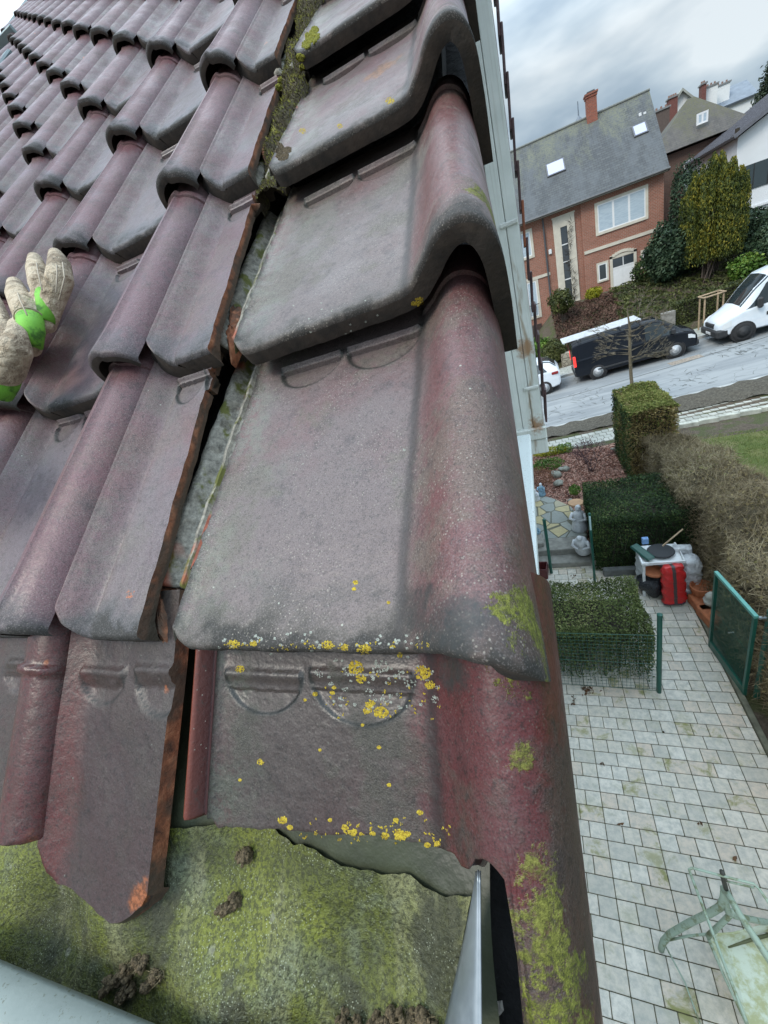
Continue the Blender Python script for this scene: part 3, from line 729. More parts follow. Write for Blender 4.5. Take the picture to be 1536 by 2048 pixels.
at0(MB().grid(P).build('moss_layer', APR, ap, smooth=True), ap)
# bent zinc upstand and the dark gap beside it
zq = [roofpt(*RF(960, 1742, .0)), roofpt(*RF(890, 2080, -.028)), roofpt(*RF(966, 2080, .0)), roofpt(*RF(962, 1900, .003))]
m = MB(); P = []
for i in range(14):
    f = i / 13
    a = np.array(RF(958 - 72 * f ** 1.15, 1745 + 345 * f, -.014 - .014 * f)); b = np.array(RF(962 + 3 * f, 1741 + 350 * f, .004))
    P.append([tuple(roofpt(*(a * (1 - q) + b * q + np.array([0, 0, .004 * math.sin(q * 3.1)])))) for q in np.linspace(0, 1, 7)])
m.grid(P); P2 = [[tuple(Vector(p) - (ROOFM.to_3x3() @ Vector((.0012, 0, .0008)))) for p in r_] for r_ in P]; m.grid(P2)
o = m.build('zinc_strip', ZINC, smooth=True); md = o.modifiers.new('t', 'SOLIDIFY'); md.thickness = .0008
props(o, 'bare zinc upstand bent between the moss and the broken verge tile', 'flashing')
P = [[tuple(roofpt(x, s, -.075 + .006 * math.sin(s * 40) + .3 * abs(x - .49))) for x in np.linspace(.44, .508, 8)] for s in np.linspace(-.5, .0, 24)]
props(MB().grid(P).build('felt_strip', DARKFELT, smooth=True), 'dark felt visible in the gap beside the zinc upstand', 'roofing felt')
m = MB()
for i in range(7):
    q = RF(985 + rnd.uniform(-25, 35), 2010 + rnd.uniform(-16, 40), -.066); m.blob(roofpt(*q), rnd.uniform(.0015, .004), 7, 5, .4, .5, i)
props(m.build('mortar_crumbs', simple('crumb', (.45, .43, .40), .9, bump=.4)), 'pale mortar crumbs lying on the dark felt at the bottom edge', 'debris', kind='stuff')
# gutter: half round, pale green grey
gp = np.array(RF(0, 1952, .0)); gq = np.array(RF(225, 2052, .0)); gd = (gq - gp) / np.linalg.norm(gq - gp)
gut = (lambda t: (t.col(t.mix(t.mul(t.mr(t.noise(t.pos(), 240, 3, .7), .6, .68), .8), t.ramp(t.noise(t.pos(), 12, 4), [(.3, (.17, .205, .195)), (.7, (.24, .28, .26))]), (.10, .11, .08))), t.bump(t.noise(t.pos(), 150, 3), .2, .002), t.m)[-1])(NT('gutter_zinc', .55))
m = MB(); gx = np.array([gd[1], -gd[0], 0]); P = []
for i in range(40):
    base = gp + gd * (-1.55 + i * .05) * 1.0; row = []
    for k in range(22):
        th = math.pi * 1.25 * k / 21
        rr = .026
        row.append(tuple(roofpt(*(base + gx * (rr - rr * math.cos(th)) + np.array([0, 0, rr * math.sin(th) - .012])))))
    for k in range(12):
        a_ = math.pi * (k / 11); row.append(tuple(roofpt(*(base + gx * (.048 + .07 * (1 - math.cos(a_)) * .5) + np.array([0, 0, -.03 - .07 * math.sin(a_)])))))
    P.append(row)
m.grid(P); o = m.build('gutter', gut, smooth=True); md = o.modifiers.new('t', 'SOLIDIFY'); md.thickness = .0012
props(o, 'pale grey green gutter with a rounded lip in the lower left corner', 'gutter')

# clay fragments in the slot
def shard(pts, h0, h1, label, seed):
    poly = [RF(u, v, h0)[:2] for u, v in pts]
    cx = sum(p[0] for p in poly) / len(poly); cy = sum(p[1] for p in poly) / len(poly)
    fine = []
    rr = random.Random(seed)
    for i, p in enumerate(poly):
        q = poly[(i + 1) % len(poly)]
        for k in range(4):
            f = k / 4; fine.append((p[0] + (q[0] - p[0]) * f + rr.uniform(-.0012, .0012), p[1] + (q[1] - p[1]) * f + rr.uniform(-.0012, .0012)))
    inn = [(cx + (x - cx) * .55, cy + (y - cy) * .55) for x, y in fine]
    n = len(fine); vs = [roofpt(x, y, h0 - .008) for x, y in fine] + [roofpt(x, y, h0 + rr.uniform(-.002, .001)) for x, y in fine] + [roofpt(x, y, h1 + rr.uniform(-.0025, .0025)) for x, y in inn] + [roofpt(cx, cy, h1 + .002)]
    fs = [(i, (i + 1) % n, n + (i + 1) % n, n + i) for i in range(n)] + [(n + i, n + (i + 1) % n, 2 * n + (i + 1) % n, 2 * n + i) for i in range(n)] + [(2 * n + i, 2 * n + (i + 1) % n, 3 * n) for i in range(n)]
    o = MB().add(vs, fs).build('clay_fragment', CLAYF, smooth=True); o.data.set_sharp_from_angle(angle=R(35)); ROOF.append(o)
    return props(o, label, 'tile fragment')
shard([(322, 1165), (338, 1150), (352, 1190), (360, 1250), (356, 1300), (335, 1310), (318, 1220)], .006, .018, 'crumbling orange clay shard standing in the slot above the eave pieces', 1)
shard([(470, 606), (486, 622), (493, 646), (478, 690), (462, 730), (455, 700), (462, 650)], .006, .014, 'broken orange tile corner wedged at the second cut tile', 2)
shard([(527, 285), (538, 300), (545, 330), (536, 345), (524, 310)], .012, .020, 'small orange clay chip at the third cut tile beside the moss', 4)
shard([(345, 1130), (362, 1160), (382, 1200), (374, 1212), (350, 1170), (338, 1142)], .0, .006, 'thin rust red clay sliver below the mossy channel of the nearest verge tile', 5)

# ------------------------------------------------------------------ find the real surface under a sight line
bpy.context.view_layer.update()
vs, fs = [], []
for o in ROOF + [c for c in ap.children]:
    b = len(vs); M = o.matrix_world; vs += [M @ v.co for v in o.data.vertices]; fs += [tuple(b + i for i in p.vertices) for p in o.data.polygons]
BVH = BVHTree.FromPolygons(vs, fs); NMV = Vector(NM)
def hit(u, v):
    d = Vector(ray(u, v)).normalized(); q = BVH.ray_cast(Vector(CC), d)
    if q[0] is None: return None, None
    n = q[1] if q[1].dot(d) < 0 else -q[1]
    return q[0], n
def crust(name, spots, mat, label, cat, rk, hk=.35, n=8, amp=.25, sz=(.12, .30)):
    """small lobed cushions hugging the tile surface; spots=(u,v,radius px)"""
    m = MB(); k = 0
    for u, v, r_ in spots:
        for i in range(rk):
            a = rnd.uniform(0, 6.28); q = r_ * math.sqrt(rnd.random()); p, nn = hit(u + q * math.cos(a), v + q * math.sin(a) * .8)
            if p is None: continue
            dd = (p - Vector(CC)).length; 
            if dd > 3: continue
            rad = max(.0004, rnd.uniform(*sz) * r_ * dd / CF); k += 1
            sub = MB().blob((0, 0, 0), rad, n, 5, amp, hk, k)
            M = Matrix.Translation(p) @ nn.to_track_quat('Z', 'Y').to_matrix().to_4x4(); m.add([M @ Vector(x) for x in sub.v], sub.f)
    if not m.v: return None
    return props(m.build(name, mat, smooth=True), label, cat, kind='stuff')
def lich(name, a, b):
    t = NT(name, .85); f = t.noise(t.pos(), 700, 3, .7); t.col(t.ramp(f, [(.35, a), (.65, b)])); t.bump(f, .8, .001); return t.m
YEL = lich('yellow_lichen_crust', (.22, .14, .008), (.52, .40, .03)); GRN = lich('grey_lichen_crust', (.20, .22, .19), (.38, .40, .35)); MOSS = lich('moss_cushion', (.020, .026, .006), (.13, .14, .015)); BRN = lich('brown_moss', (.028, .020, .010), (.16, .12, .065))
ys = [(467, 1290, 12), (655, 1290, 11), (728, 1300, 14), (690, 1295, 8), (507, 1287, 7), (480, 1338, 9), (712, 1335, 16), (722, 1358, 11), (845, 1345, 16), (860, 1370, 10), (735, 1420, 9), (762, 1425, 14), (740, 1408, 10),
      (521, 1524, 7), (480, 1560, 3), (705, 1665, 9), (722, 1672, 7), (770, 1672, 8), (800, 1672, 12), (815, 1668, 7), (745, 1668, 6), (855, 1690, 6), (875, 1688, 6), (565, 1640, 9), (580, 1655, 6), (690, 1655, 7), (838, 603, 11), (828, 607, 6),
      (800, 1310, 6), (630, 1388, 5), (665, 1385, 5), (668, 1375, 4), (778, 1570, 4), (840, 1625, 6), (758, 1495, 4), (777, 1205, 3), (711, 1165, 5), (708, 1178, 4), (680, 252, 6), (605, 262, 7), (780, 202, 9), (610, 1400, 3), (725, 1450, 3), (640, 1500, 3), (792, 1640, 5), (660, 1640, 4)]
crust('yellow_lichen', ys, YEL, 'bright yellow lichen dotted along the tile edges', 'lichen', 70, .22, 8, .3, (.06, .2))
crust('yellow_lichen', [(rnd.uniform(600, 900), 1665 + rnd.gauss(0, 16), 3) for _ in range(60)] + [(rnd.uniform(650, 890), rnd.uniform(1330, 1440), 3) for _ in range(46)] + [(rnd.uniform(440, 860), 1292 + rnd.gauss(0, 5), 3) for _ in range(45)],
      YEL, 'scattered yellow lichen specks on the lowest verge tiles', 'lichen', 3, .4, 7, .3, (.2, .6))
crust('grey_lichen', [(760, 1335, 20), (790, 1350, 18), (820, 1365, 14), (700, 1345, 16), (770, 1395, 14), (740, 1385, 10), (850, 1355, 10), (690, 1380, 8), (635, 1345, 8), (870, 1400, 8), (640, 1350, 6), (808, 900, 3), (600, 250, 5)] +
      [(rnd.uniform(650, 880), rnd.uniform(1320, 1420), rnd.uniform(2, 5)) for _ in range(45)] + [(rnd.uniform(430, 840), 1285 + rnd.gauss(0, 9), 3) for _ in range(40)] + [(rnd.uniform(560, 800), rnd.uniform(600, 680), 2) for _ in range(12)], GRN, 'pale grey green lichen rosettes among the yellow ones', 'lichen', 14, .25, 7, .35, (.06, .17))
crust('moss', [(556, 296, 12), (565, 312, 12), (575, 300, 8)],
      BRN, 'dark brown moss and dirt filling the gap between cut tiles and verge tiles', 'moss', 230, .8, 7, .4, (.05, .15))
crust('moss', [(590, 170, 12), (580, 190, 12), (596, 150, 12), (582, 205, 9), (565, 160, 9), (560, 175, 9), (625, 75, 14), (612, 90, 9), (570, 225, 8), (600, 115, 9), (630, 60, 8), (600, 135, 9), (578, 215, 8)],
      lich('bright_moss', (.09, .10, .008), (.30, .29, .03)), 'bright yellow green moss cushions in the gap near the top', 'moss', 130, .9, 7, .3, (.07, .17))
bed = (lambda t: (t.col(t.mix(t.mr(t.noise(t.pos(), 45, 5, .75), .52, .64), t.ramp(t.noise(t.pos(), 220, 4, .75), [(.3, (.018, .014, .009)), (.6, (.10, .085, .05)), (.75, (.24, .22, .16))]), t.ramp(t.noise(t.pos(), 300, 3, .7), [(.35, (.04, .05, .008)), (.65, (.20, .21, .025))]))), t.bump(t.noise(t.pos(), 260, 4, .8), 1, .004), t.m)[-1])(NT('moss_bed', .95))
rr = random.Random(5); P = []; T0, T1 = [], []
for s in np.linspace(.60, 1.75, 260):
    xl = .211 + .004 * math.sin(s * 31); xr_ = .256 + .006 * math.sin(s * 23 + 1) + .004 * math.sin(s * 61); row = []
    for i in range(26):
        f = i / 25; x = xl + (xr_ - xl) * f; h = .004 + .022 * math.sin(math.pi * f) ** .6 * (.75 + .35 * math.sin(s * 47) * math.sin(s * 19 + f * 4)) + rr.gauss(0, .0012)
        p = roofpt(x, s, h - .014 * (f < .04)); row.append(tuple(p))
        if rr.random() < .9:
            T0.append(p); T1.append(p + ROOFM.to_3x3() @ Vector((rr.gauss(0, .0022), rr.gauss(0, .0022), rr.uniform(.001, .0055))))
    P.append(row)
mb_ = MB().grid(P).build('moss_bed', bed, smooth=True); props(mb_, 'thick dark and yellow green moss filling the upper gap beside the verge tiles', 'moss', kind='stuff')
strands('moss_tuft', T0, T1, .0009, leafmat('moss_tuft_leaf', [(0, (.022, .018, .010)), (.45, (.06, .052, .022)), (.75, (.15, .155, .03)), (1, (.34, .34, .07))], .9, .15, pscale=30), mb_)
def clump(pts, label, seed, mat=BRN):
    m = MB(); rr = random.Random(seed)
    for u, v, r_ in pts:
        for i in range(26):
            a = rr.uniform(0, 6.28); q = r_ * math.sqrt(rr.random()); p, nn = hit(u + q * math.cos(a), v + q * math.sin(a))
            if p is None: continue
            m.blob(p + nn * rr.uniform(0, .006), rr.uniform(.0010, .0030), 7, 5, .45, .8, seed * 99 + i)
    o = m.build('moss_clump', mat, smooth=True)
    # short tufts
    P0 = []; P1 = []
    for u, v, r_ in pts:
        for i in range(60):
            a = rr.uniform(0, 6.28); q = r_ * math.sqrt(rr.random()); p, nn = hit(u + q * math.cos(a), v + q * math.sin(a))
            if p is None: continue
            P0.append(p); P1.append(p + (nn + Vector((rr.gauss(0, .6), rr.gauss(0, .6), rr.gauss(0, .6)))) * rr.uniform(.002, .005))
    t_ = strands('tuft', P0, P1, .0006, lich('tuft_brown', (.06, .045, .02), (.26, .22, .12)), o)
    return props(o, label, 'moss clump')
clump([(230, 1958, 12), (262, 1972, 15), (255, 1935, 15), (288, 1922, 10), (318, 1948, 11), (250, 1988, 9), (280, 1912, 6), (300, 1965, 5), (215, 1975, 4)], 'dark tufted moss clump fallen on the green metal near the gutter', 3)
clump([(490, 1705, 12), (496, 1712, 10)], 'small brown moss clump just below the broken verge tile', 4)
clump([(475, 1800, 9), (460, 1815, 8), (447, 1822, 6)], 'little reddish moss clump in the middle of the green metal', 5)
clump([(800, 2040, 26), (840, 2035, 22), (700, 2046, 26), (760, 2048, 20), (860, 2046, 18)], 'wide dark moss clump at the bottom edge beside the zinc upstand', 6)

# grey metal roof window and ridge at the far left
rw = thing('roof_window', 'grey metal roof window standing on the tiles at the far left edge', 'roof window', tuple(roofpt(-2.9, 4.0, .1)))
GM = simple('grey_roof_metal', (.13, .17, .18), .45, .3, var=.25, scale=9)
o = rbox('frame', -3.55, -2.30, 2.2, 3.62, .0, .07, GM, rw, .01); at0(o, rw)
o = rbox('glass', -3.5, -2.38, 2.3, 3.54, .072, .078, NT('roof_glass', .08).col((.05, .07, .08)).m, rw); at0(o, rw)
q = RF(52, 90, .0); o = rbox('cover', q[0] - .36, q[0], q[1], q[1] + .03, .0, .105, simple('pale_roof_metal', (.24, .31, .32), .4, .3, var=.2), rw, .004); at0(o, rw)
m = MB(); m.tube([roofpt(-3.70, 4.6, .02), roofpt(-3.70, 6.2, .02)], .035, 10)
props(m.build('edge_flashing', GM, smooth=True), 'blue grey metal roll along the far left roof edge against the sky', 'flashing')
m = MB(); m.tube([roofpt(-3.62, 6.15, .05), roofpt(.5, 6.15, .05)], .10, 14)
props(m.build('ridge_capping', simple('ridge_clay', (.07, .065, .06), .6, var=.4, bump=.4), smooth=True), 'dark rounded ridge capping at the top of the roof', 'ridge')
# ------------------------------------------------------------------ terrain, road, paving
def zroad(x, y): return -5.53 + .060 * (x - .7) + .016 * (y - 15.5)
def sstep(a, b, x):
    t = min(1, max(0, (x - a) / (b - a))); return t * t * (3 - 2 * t)
def zterr(x, y):
    k = sstep(13.6, 15.2, y)
    z = GZ * (1 - k) + (zroad(x, y) + .10) * k if y < 15.35 else zroad(x, y) - .03
    if y > 22.25:
        z = zroad(x, 22.2) + .11
        if y > 23.7: z += sstep(23.7, 29, y) * (1.95 + .02 * x) + .22 * sstep(23.9, 24.0, y)
        if y > 30: z += (y - 30) * .10
        if x < 2.2 and y > 24: z -= sstep(2.2, .6, x) * min(1.2, (y - 24) * .4)
    if y > 14 and (x > 60 or x < -60): pass
    return z
soil = (lambda t: (t.col(t.mix(t.mr(t.noise(t.pos(), 2.2, 4), .45, .6), t.ramp(t.noise(t.pos(), 22, 6, .75), [(.3, (.045, .034, .024)), (.55, (.11, .085, .062)), (.75, (.20, .17, .13))]), t.ramp(t.noise(t.pos(), 30, 4), [(.3, (.035, .045, .015)), (.7, (.10, .11, .04))]))), t.bump(t.noise(t.pos(), 20, 6, .8), 1, .05), t.m)[-1])(NT('bare_soil', .95))
ys_ = sorted(set(list(np.linspace(-40, 6, 12)) + list(np.linspace(7, 13, 10)) + list(np.linspace(13.2, 15.34, 14)) + [15.36] + list(np.linspace(16, 22.2, 8)) + [22.26, 23.0, 23.69, 23.9, 24.0] + list(np.linspace(24.3, 30, 18)) + [32, 36, 45, 60, 90, 150, 300, 700, 1500]))
xs_ = sorted(set([-1500, -600, -200, -80, -30] + list(np.linspace(-12, 24, 60)) + [30, 50, 90, 200, 600, 1500]))
def clampx(x): return max(-40, min(40, x))
gr = MB().grid([[(x, y, zterr(clampx(x), min(y, 60))) for x in xs_] for y in ys_]).build('ground', soil, smooth=False); props(gr, kind='structure')
asp = (lambda t: (t.col(t.mix(t.mul(t.mr(t.vor(t.vadd(t.pos(), t.vscale(t.noise(t.pos(), 1.5, 3, col=True), .35)), 2.3, 'DISTANCE_TO_EDGE'), .0, .035, 1, 0), t.mul(t.mr(t.noise(t.pos(), .55, 2), .52, .62), .6)),
        t.mix(t.mr(t.noise(t.map(t.pos(), (.25, 1.6, 1)), 1.1, 4), .4, .62), t.ramp(t.noise(t.pos(), 70, 4, .8), [(.3, (.15, .165, .175)), (.7, (.24, .255, .265))]), (.27, .285, .29)), (.04, .042, .042))), t.bump(t.noise(t.pos(), 120, 3), .4, .01), t.m)[-1])(NT('old_asphalt', .8))
xr = [-60, -20, -5, 0, 1, 2, 3, 4, 5, 6, 8, 10, 14, 24, 60]
props(MB().grid([[(x, y, zroad(clampx(x), y)) for x in xr] for y in (15.46, 17, 19, 21, 22.1)]).build('road', asp), kind='structure')
curb = simple('kerb_stone', (.36, .37, .36), .8, var=.2, scale=6, bump=.3)
m = MB()
for y0, y1 in ((15.34, 15.46), (22.1, 22.24)):
    for i in range(-8, 22):
        x0 = i * 1.0; a = zroad(x0, y0); b = zroad(x0 + .992, y0)
        vs = [(x0, y0, a - .2), (x0 + .992, y0, b - .2), (x0 + .992, y1, b - .2), (x0, y1, a - .2), (x0, y0, a + .12), (x0 + .992, y0, b + .12), (x0 + .992, y1, b + .12), (x0, y1, a + .12)]
        m.add(vs, [(0, 3, 2, 1), (4, 5, 6, 7), (0, 1, 5, 4), (1, 2, 6, 5), (2, 3, 7, 6), (3, 0, 4, 7)])
props(m.build('kerb', curb), kind='structure')
slabm = (lambda t: (t.col(t.mix(t.mul(t.mr(t.noise(t.pos(), 3, 5, .7), .5, .7), .6), t.ramp(t.island(), [(0, (.29, .30, .27)), (1, (.41, .41, .37))]), (.22, .22, .18))), t.bump(t.noise(t.pos(), 40, 4), .3, .01), t.m)[-1])(NT('pavement_slab', .85))
m = MB()
for i in range(-16, 56):
    for j in range(5):
        x0 = i * .3 + (.15 if j % 2 else 0); y0 = 22.26 + j * .29; a = zroad(x0, 22.2) + .115; b = zroad(x0 + .29, 22.2) + .115
        m.add([(x0, y0, a), (x0 + .29, y0, b), (x0 + .29, y0 + .28, b), (x0, y0 + .28, a)], [(0, 1, 2, 3)])
props(m.build('far_pavement', slabm), kind='structure')
m = MB()
def pathy(x): return 13.05 + .12 * (x - .6)
for i in range(-10, 60):
    for j in range(4):
        x0 = i * .205 + (.1 if j % 2 else 0); w_ = .2; y0 = pathy(x0) + j * .235; z0 = zterr(x0, y0) + .03
        m.box(x0, x0 + w_ - .008, y0, y0 + .225, z0 - .05, z0, .006)
props(m.build('near_pavement', slabm), kind='structure')
m = MB(); 
for i in range(8, 40):
    x0 = i * .5 - 1.2
    if 1.9 < x0 < 3.3: continue
    m.box(x0, x0 + .49, pathy(x0) - .20, pathy(x0) - .06, GZ - .1, GZ + (.13 if x0 > 3.3 else .10), .012)
props(m.build('low_border_wall', simple('pale_concrete', (.40, .41, .36), .9, var=.35, scale=5, bump=.4)), 'low pale concrete border between the gardens and the near pavement', 'border wall')
# soil strip beyond the near path
P = [[(x, y, zterr(x, y) + .05 + .03 * math.sin(x * 9 + y * 7) + .02 * math.sin(x * 23)) for x in np.linspace(-3, 16, 90)] for y in np.linspace(14.35, 15.32, 8)]
sm2 = (lambda t: (t.col(t.ramp(t.noise(t.pos(), 16, 6, .8), [(.3, (.04, .035, .028)), (.5, (.10, .09, .07)), (.7, (.19, .175, .14))])), t.bump(t.noise(t.pos(), 14, 6, .8), 1, .08), t.m)[-1])(NT('verge_soil', .95))
props(MB().grid(P).build('soil_strip', sm2, smooth=True), kind='structure')

# paving of the back garden: rows of alternating long and short setts
pav = (lambda t: (lambda isl, n1, n2: (t.col(t.mix(t.mul(t.mr(n2, .50, .68), t.mr(isl, .45, .9, .15, .95)), t.mix(t.mr(n1, .35, .7, 0, .65), t.ramp(isl, [(0, (.48, .45, .38)), (.35, (.66, .62, .54)), (.7, (.57, .52, .43)), (1, (.60, .50, .40))]), (.30, .31, .28)), (.22, .22, .07))),
       t.bump(t.noise(t.pos(), 60, 4, .7), .35, .006), t.m)[-1])(t.island(), t.noise(t.pos(), 14, 5, .75), t.noise(t.pos(), 4.2, 5, .7, .4)))(NT('pale_setts', .7))
m = MB(); y_j = G(1232, 1758)[1]; x_j = .672; p_ = .1625
for r_ in range(-12, 36):
    y0 = y_j - p_ * (r_ + 1) if False else y_j + p_ * (r_ - 0); large = (r_ % 2 == 1)
    wd = .2475 if large else .165
    i0 = int(math.floor((-.10 - x_j) / wd)) - 1
    for i in range(i0, 40):
        xa = x_j + i * wd; xb_ = xa + wd
        xr_ = 2.46 if y0 < 5.95 else 2.46
        xa = max(xa, .05); xb_ = min(xb_, xr_)
        if xb_ - xa < .03: continue
        j = rnd.uniform(-.0015, .0015)
        m.box(xa + .0035, xb_ - .0035, y0 + .0035, y0 + p_ - .0035, GZ - .03, GZ + .012 + j, .004)
props(m.build('paving', pav), kind='structure')
joint = simple('joint_moss', (.065, .060, .030), .95, var=.5, scale=9, bump=.4)
props(MB().box(.04, 2.5, -2, 7.05, GZ - .05, GZ + .006).build('paving_bed', joint), kind='structure')
m = MB(); m.box(2.465, 2.53, -.5, 7.0, GZ - .05, GZ + .05, .008)
props(m.build('edging_kerb', simple('edging', (.13, .13, .095), .9, var=.4, bump=.4)), 'mossy concrete edging along the right side of the paved terrace', 'edging')
m = MB(); m.box(.05, 2.62, 6.60, 6.66, GZ, GZ + .14, .01)   # step front right part
stepm = simple('step_stone', (.22, .215, .19), .9, var=.3, scale=7, bump=.4)
m = MB(); m.box(-.3, 1.13, 6.98, 7.28, GZ - .1, GZ + .13, .01); m.box(-.3, 1.13, 7.26, 7.7, GZ - .1, GZ + .274, .012)
props(m.build('garden_steps', stepm), 'two grey stone steps up from the paving to the flagstone path', 'steps')
m = MB(); m.box(1.30, 2.6, 6.62, 6.74, GZ - .1, GZ + .16, .012)
props(m.build('planter_kerb', simple('grey_kerb', (.13, .135, .13), .9, var=.3, bump=.4)), 'dark grey stone kerb under the large dark hedge', 'kerb stone')
# slate path and mulch bed
flag = (lambda t: (lambda ed, cid: (t.col(t.mix(t.mr(ed, .02, .05, 1, 0), t.mix(t.mr(t.noise(t.pos(), 20, 5, .7), .4, .7, 0, .4), t.ramp(t.sep(cid)[0], [(0, (.24, .26, .24)), (.45, (.30, .32, .29)), (.62, (.34, .31, .22)), (.75, (.42, .36, .20)), (1, (.30, .28, .25))], 'CONSTANT'), (.17, .17, .13)), (.10, .10, .07))),
        t.bump(t.mr(ed, .0, .06), .6, .012), t.m)[-1])(t.vor(t.map(t.pos(), (1, .8, 0)), 3.3, 'DISTANCE_TO_EDGE'), t.vor(t.map(t.pos(), (1, .8, 0)), 3.3, out='Color')))(NT('flagstones', .8))
LV = GZ + .27
m = MB(); m.prism([(-.3, 7.705), (1.16, 7.705), (1.12, 8.3), (.95, 9.0), (.62, 9.45), (.3, 9.75), (-.3, 9.9)], GZ, LV)
props(m.build('flagstone_path', flag), kind='structure')
mul = (lambda t: (t.col(t.ramp(t.vor(t.pos(), 26, out='Color'), [(0, (.10, .045, .03)), (.5, (.27, .13, .09)), (1, (.42, .24, .17))]) if False else t.ramp(t.sep(t.vor(t.map(t.pos(), (1, .6, 1)), 30, out='Color'))[0], [(.1, (.07, .035, .025)), (.5, (.25, .12, .085)), (.9, (.40, .24, .18))])), t.bump(t.vor(t.map(t.pos(), (1, .6, 1)), 30), 1, .03), t.m)[-1])(NT('red_bark_mulch', .9))
P = [[(x, y, LV - .06 + .05 * math.sin(x * 2.2 + y) + .01 * math.sin(x * 17 + y * 13) - sstep(11.5, 13, y) * .12) for x in np.linspace(-1.2, 3.2, 60)] for y in np.linspace(7.6, 12.85, 60)]
props(MB().grid(P).build('mulch_bed', mul, smooth=True), kind='structure')
# flakes of bark lying loose
C = np.c_[rng.uniform(.0, 2.7, 5200), rng.uniform(8.9, 12.6, 5200), np.zeros(5200)]
C[:, 2] = [LV - .045 + .05 * math.sin(x * 2.2 + y) - sstep(11.5, 13, y) * .12 for x, y, _ in C]
keep = ~((C[:, 0] < 1.15) & (C[:, 1] < 9.9 - .45 * C[:, 0])); C = C[keep]
bark = leafmat('bark_flake', [(0, (.10, .04, .03)), (.5, (.30, .14, .10)), (1, (.50, .32, .26))], .9, 0)
props(leaves('bark_chips', C, .055, bark, aspect=.6, fold=.1), 'loose reddish bark chips on the bed', 'bark chips', kind='stuff')
lawnm = (lambda t: (t.col(t.mix(t.mr(t.noise(t.pos(), 1.6, 4, .6), .42, .62), t.ramp(t.noise(t.pos(), 60, 4, .7), [(.3, (.05, .075, .015)), (.7, (.14, .18, .04))]), t.ramp(t.noise(t.pos(), 50, 4), [(.3, (.10, .11, .03)), (.7, (.21, .21, .08))]))), t.bump(t.noise(t.pos(), 90, 4, .8), .8, .03), t.m)[-1])(NT('winter_lawn', .9))
P = [[(x, y, GZ + .15 + .02 * math.sin(x * 2) + .02 * math.sin(y * 3)) for x in np.linspace(3.2, 14, 20)] for y in np.linspace(-3, 12.0, 24)]
props(MB().grid(P).build('lawn', lawnm, smooth=True), kind='structure')
n_ = 26000; C = np.c_[rng.uniform(3.5, 8.5, n_), rng.uniform(6, 12.1, n_), np.full(n_, GZ + .155)]
gm = leafmat('grass_blade', [(0, (.045, .07, .012)), (.5, (.12, .16, .03)), (1, (.24, .24, .08))], .7, .2)
props(strands('grass', C, C + np.c_[rng.normal(0, .02, n_), rng.normal(0, .02, n_), rng.uniform(.02, .06, n_)], .005, gm), 'short winter grass of the neighbouring lawn', 'grass', kind='stuff')

# ------------------------------------------------------------------ hedges and shrubs
def boxpts(n, x0, x1, y0, y1, z0, z1, sides=1., top=1., jit=.03, low=0.):
    """points spread over the skin of a clipped box, thinner towards the foot if low>0"""
    ax, ay, az = x1 - x0, y1 - y0, z1 - z0
    A = np.array([ax * ay * top, ax * az * sides, ax * az * sides, ay * az * sides, ay * az * sides]); k = rng.choice(5, n, p=A / A.sum())
    a, b = rng.random(n), rng.random(n)
    P = np.zeros((n, 3)); N = np.zeros((n, 3))
    f = np.where(k == 0)[0]; P[f] = np.c_[x0 + a[f] * ax, y0 + b[f] * ay, np.full(len(f), z1)]; N[f] = (0, 0, 1)
    for kk, yy, ny in ((1, y0, -1), (2, y1, 1)):
        f = np.where(k == kk)[0]; P[f] = np.c_[x0 + a[f] * ax, np.full(len(f), yy), z0 + b[f] * az]; N[f] = (0, ny, 0)
    for kk, xx, nx in ((3, x0, -1), (4, x1, 1)):
        f = np.where(k == kk)[0]; P[f] = np.c_[np.full(len(f), xx), y0 + a[f] * ay, z0 + b[f] * az]; N[f] = (nx, 0, 0)
    P -= N * (np.abs(rng.normal(0, jit, n)))[:, None]; P += rng.normal(0, .012, (n, 3))
    w_ = .03 * np.sin(P[:, 0] * 5.1 + P[:, 2] * 4) + .025 * np.sin(P[:, 1] * 6.3 + P[:, 0] * 3)
    P += N * w_[:, None]
    if low:
        q = (P[:, 2] - z0) / az; keep = rng.random(n) < np.clip(q * 1.6 + (1 - low), 0, 1); P, N = P[keep], N[keep]
    return P, N
DKL = leafmat('dark_hedge_leaf', [(0, (.012, .022, .010)), (.45, (.028, .055, .020)), (.8, (.065, .11, .03)), (1, (.14, .17, .06))], .65, .2, .25)
DUL = leafmat('dull_hedge_leaf', [(0, (.028, .042, .014)), (.4, (.085, .115, .035)), (.8, (.16, .19, .065)), (1, (.28, .28, .12))], .7, .2, .2)
BRL = leafmat('brown_hedge_leaf', [(0, (.07, .06, .025)), (.4, (.20, .165, .075)), (.8, (.32, .26, .13)), (1, (.18, .21, .06))], .7, .2)
TWG = leafmat('hedge_twig', [(0, (.09, .07, .04)), (.5, (.25, .20, .12)), (1, (.42, .36, .23))], .8, 0)
BRK = simple('dark_branch', (.035, .028, .02), .9, var=.4)
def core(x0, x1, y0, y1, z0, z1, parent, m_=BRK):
    return MB().box(x0, x1, y0, y1, z0, z1, .03).build('dense_inside', m_, parent)
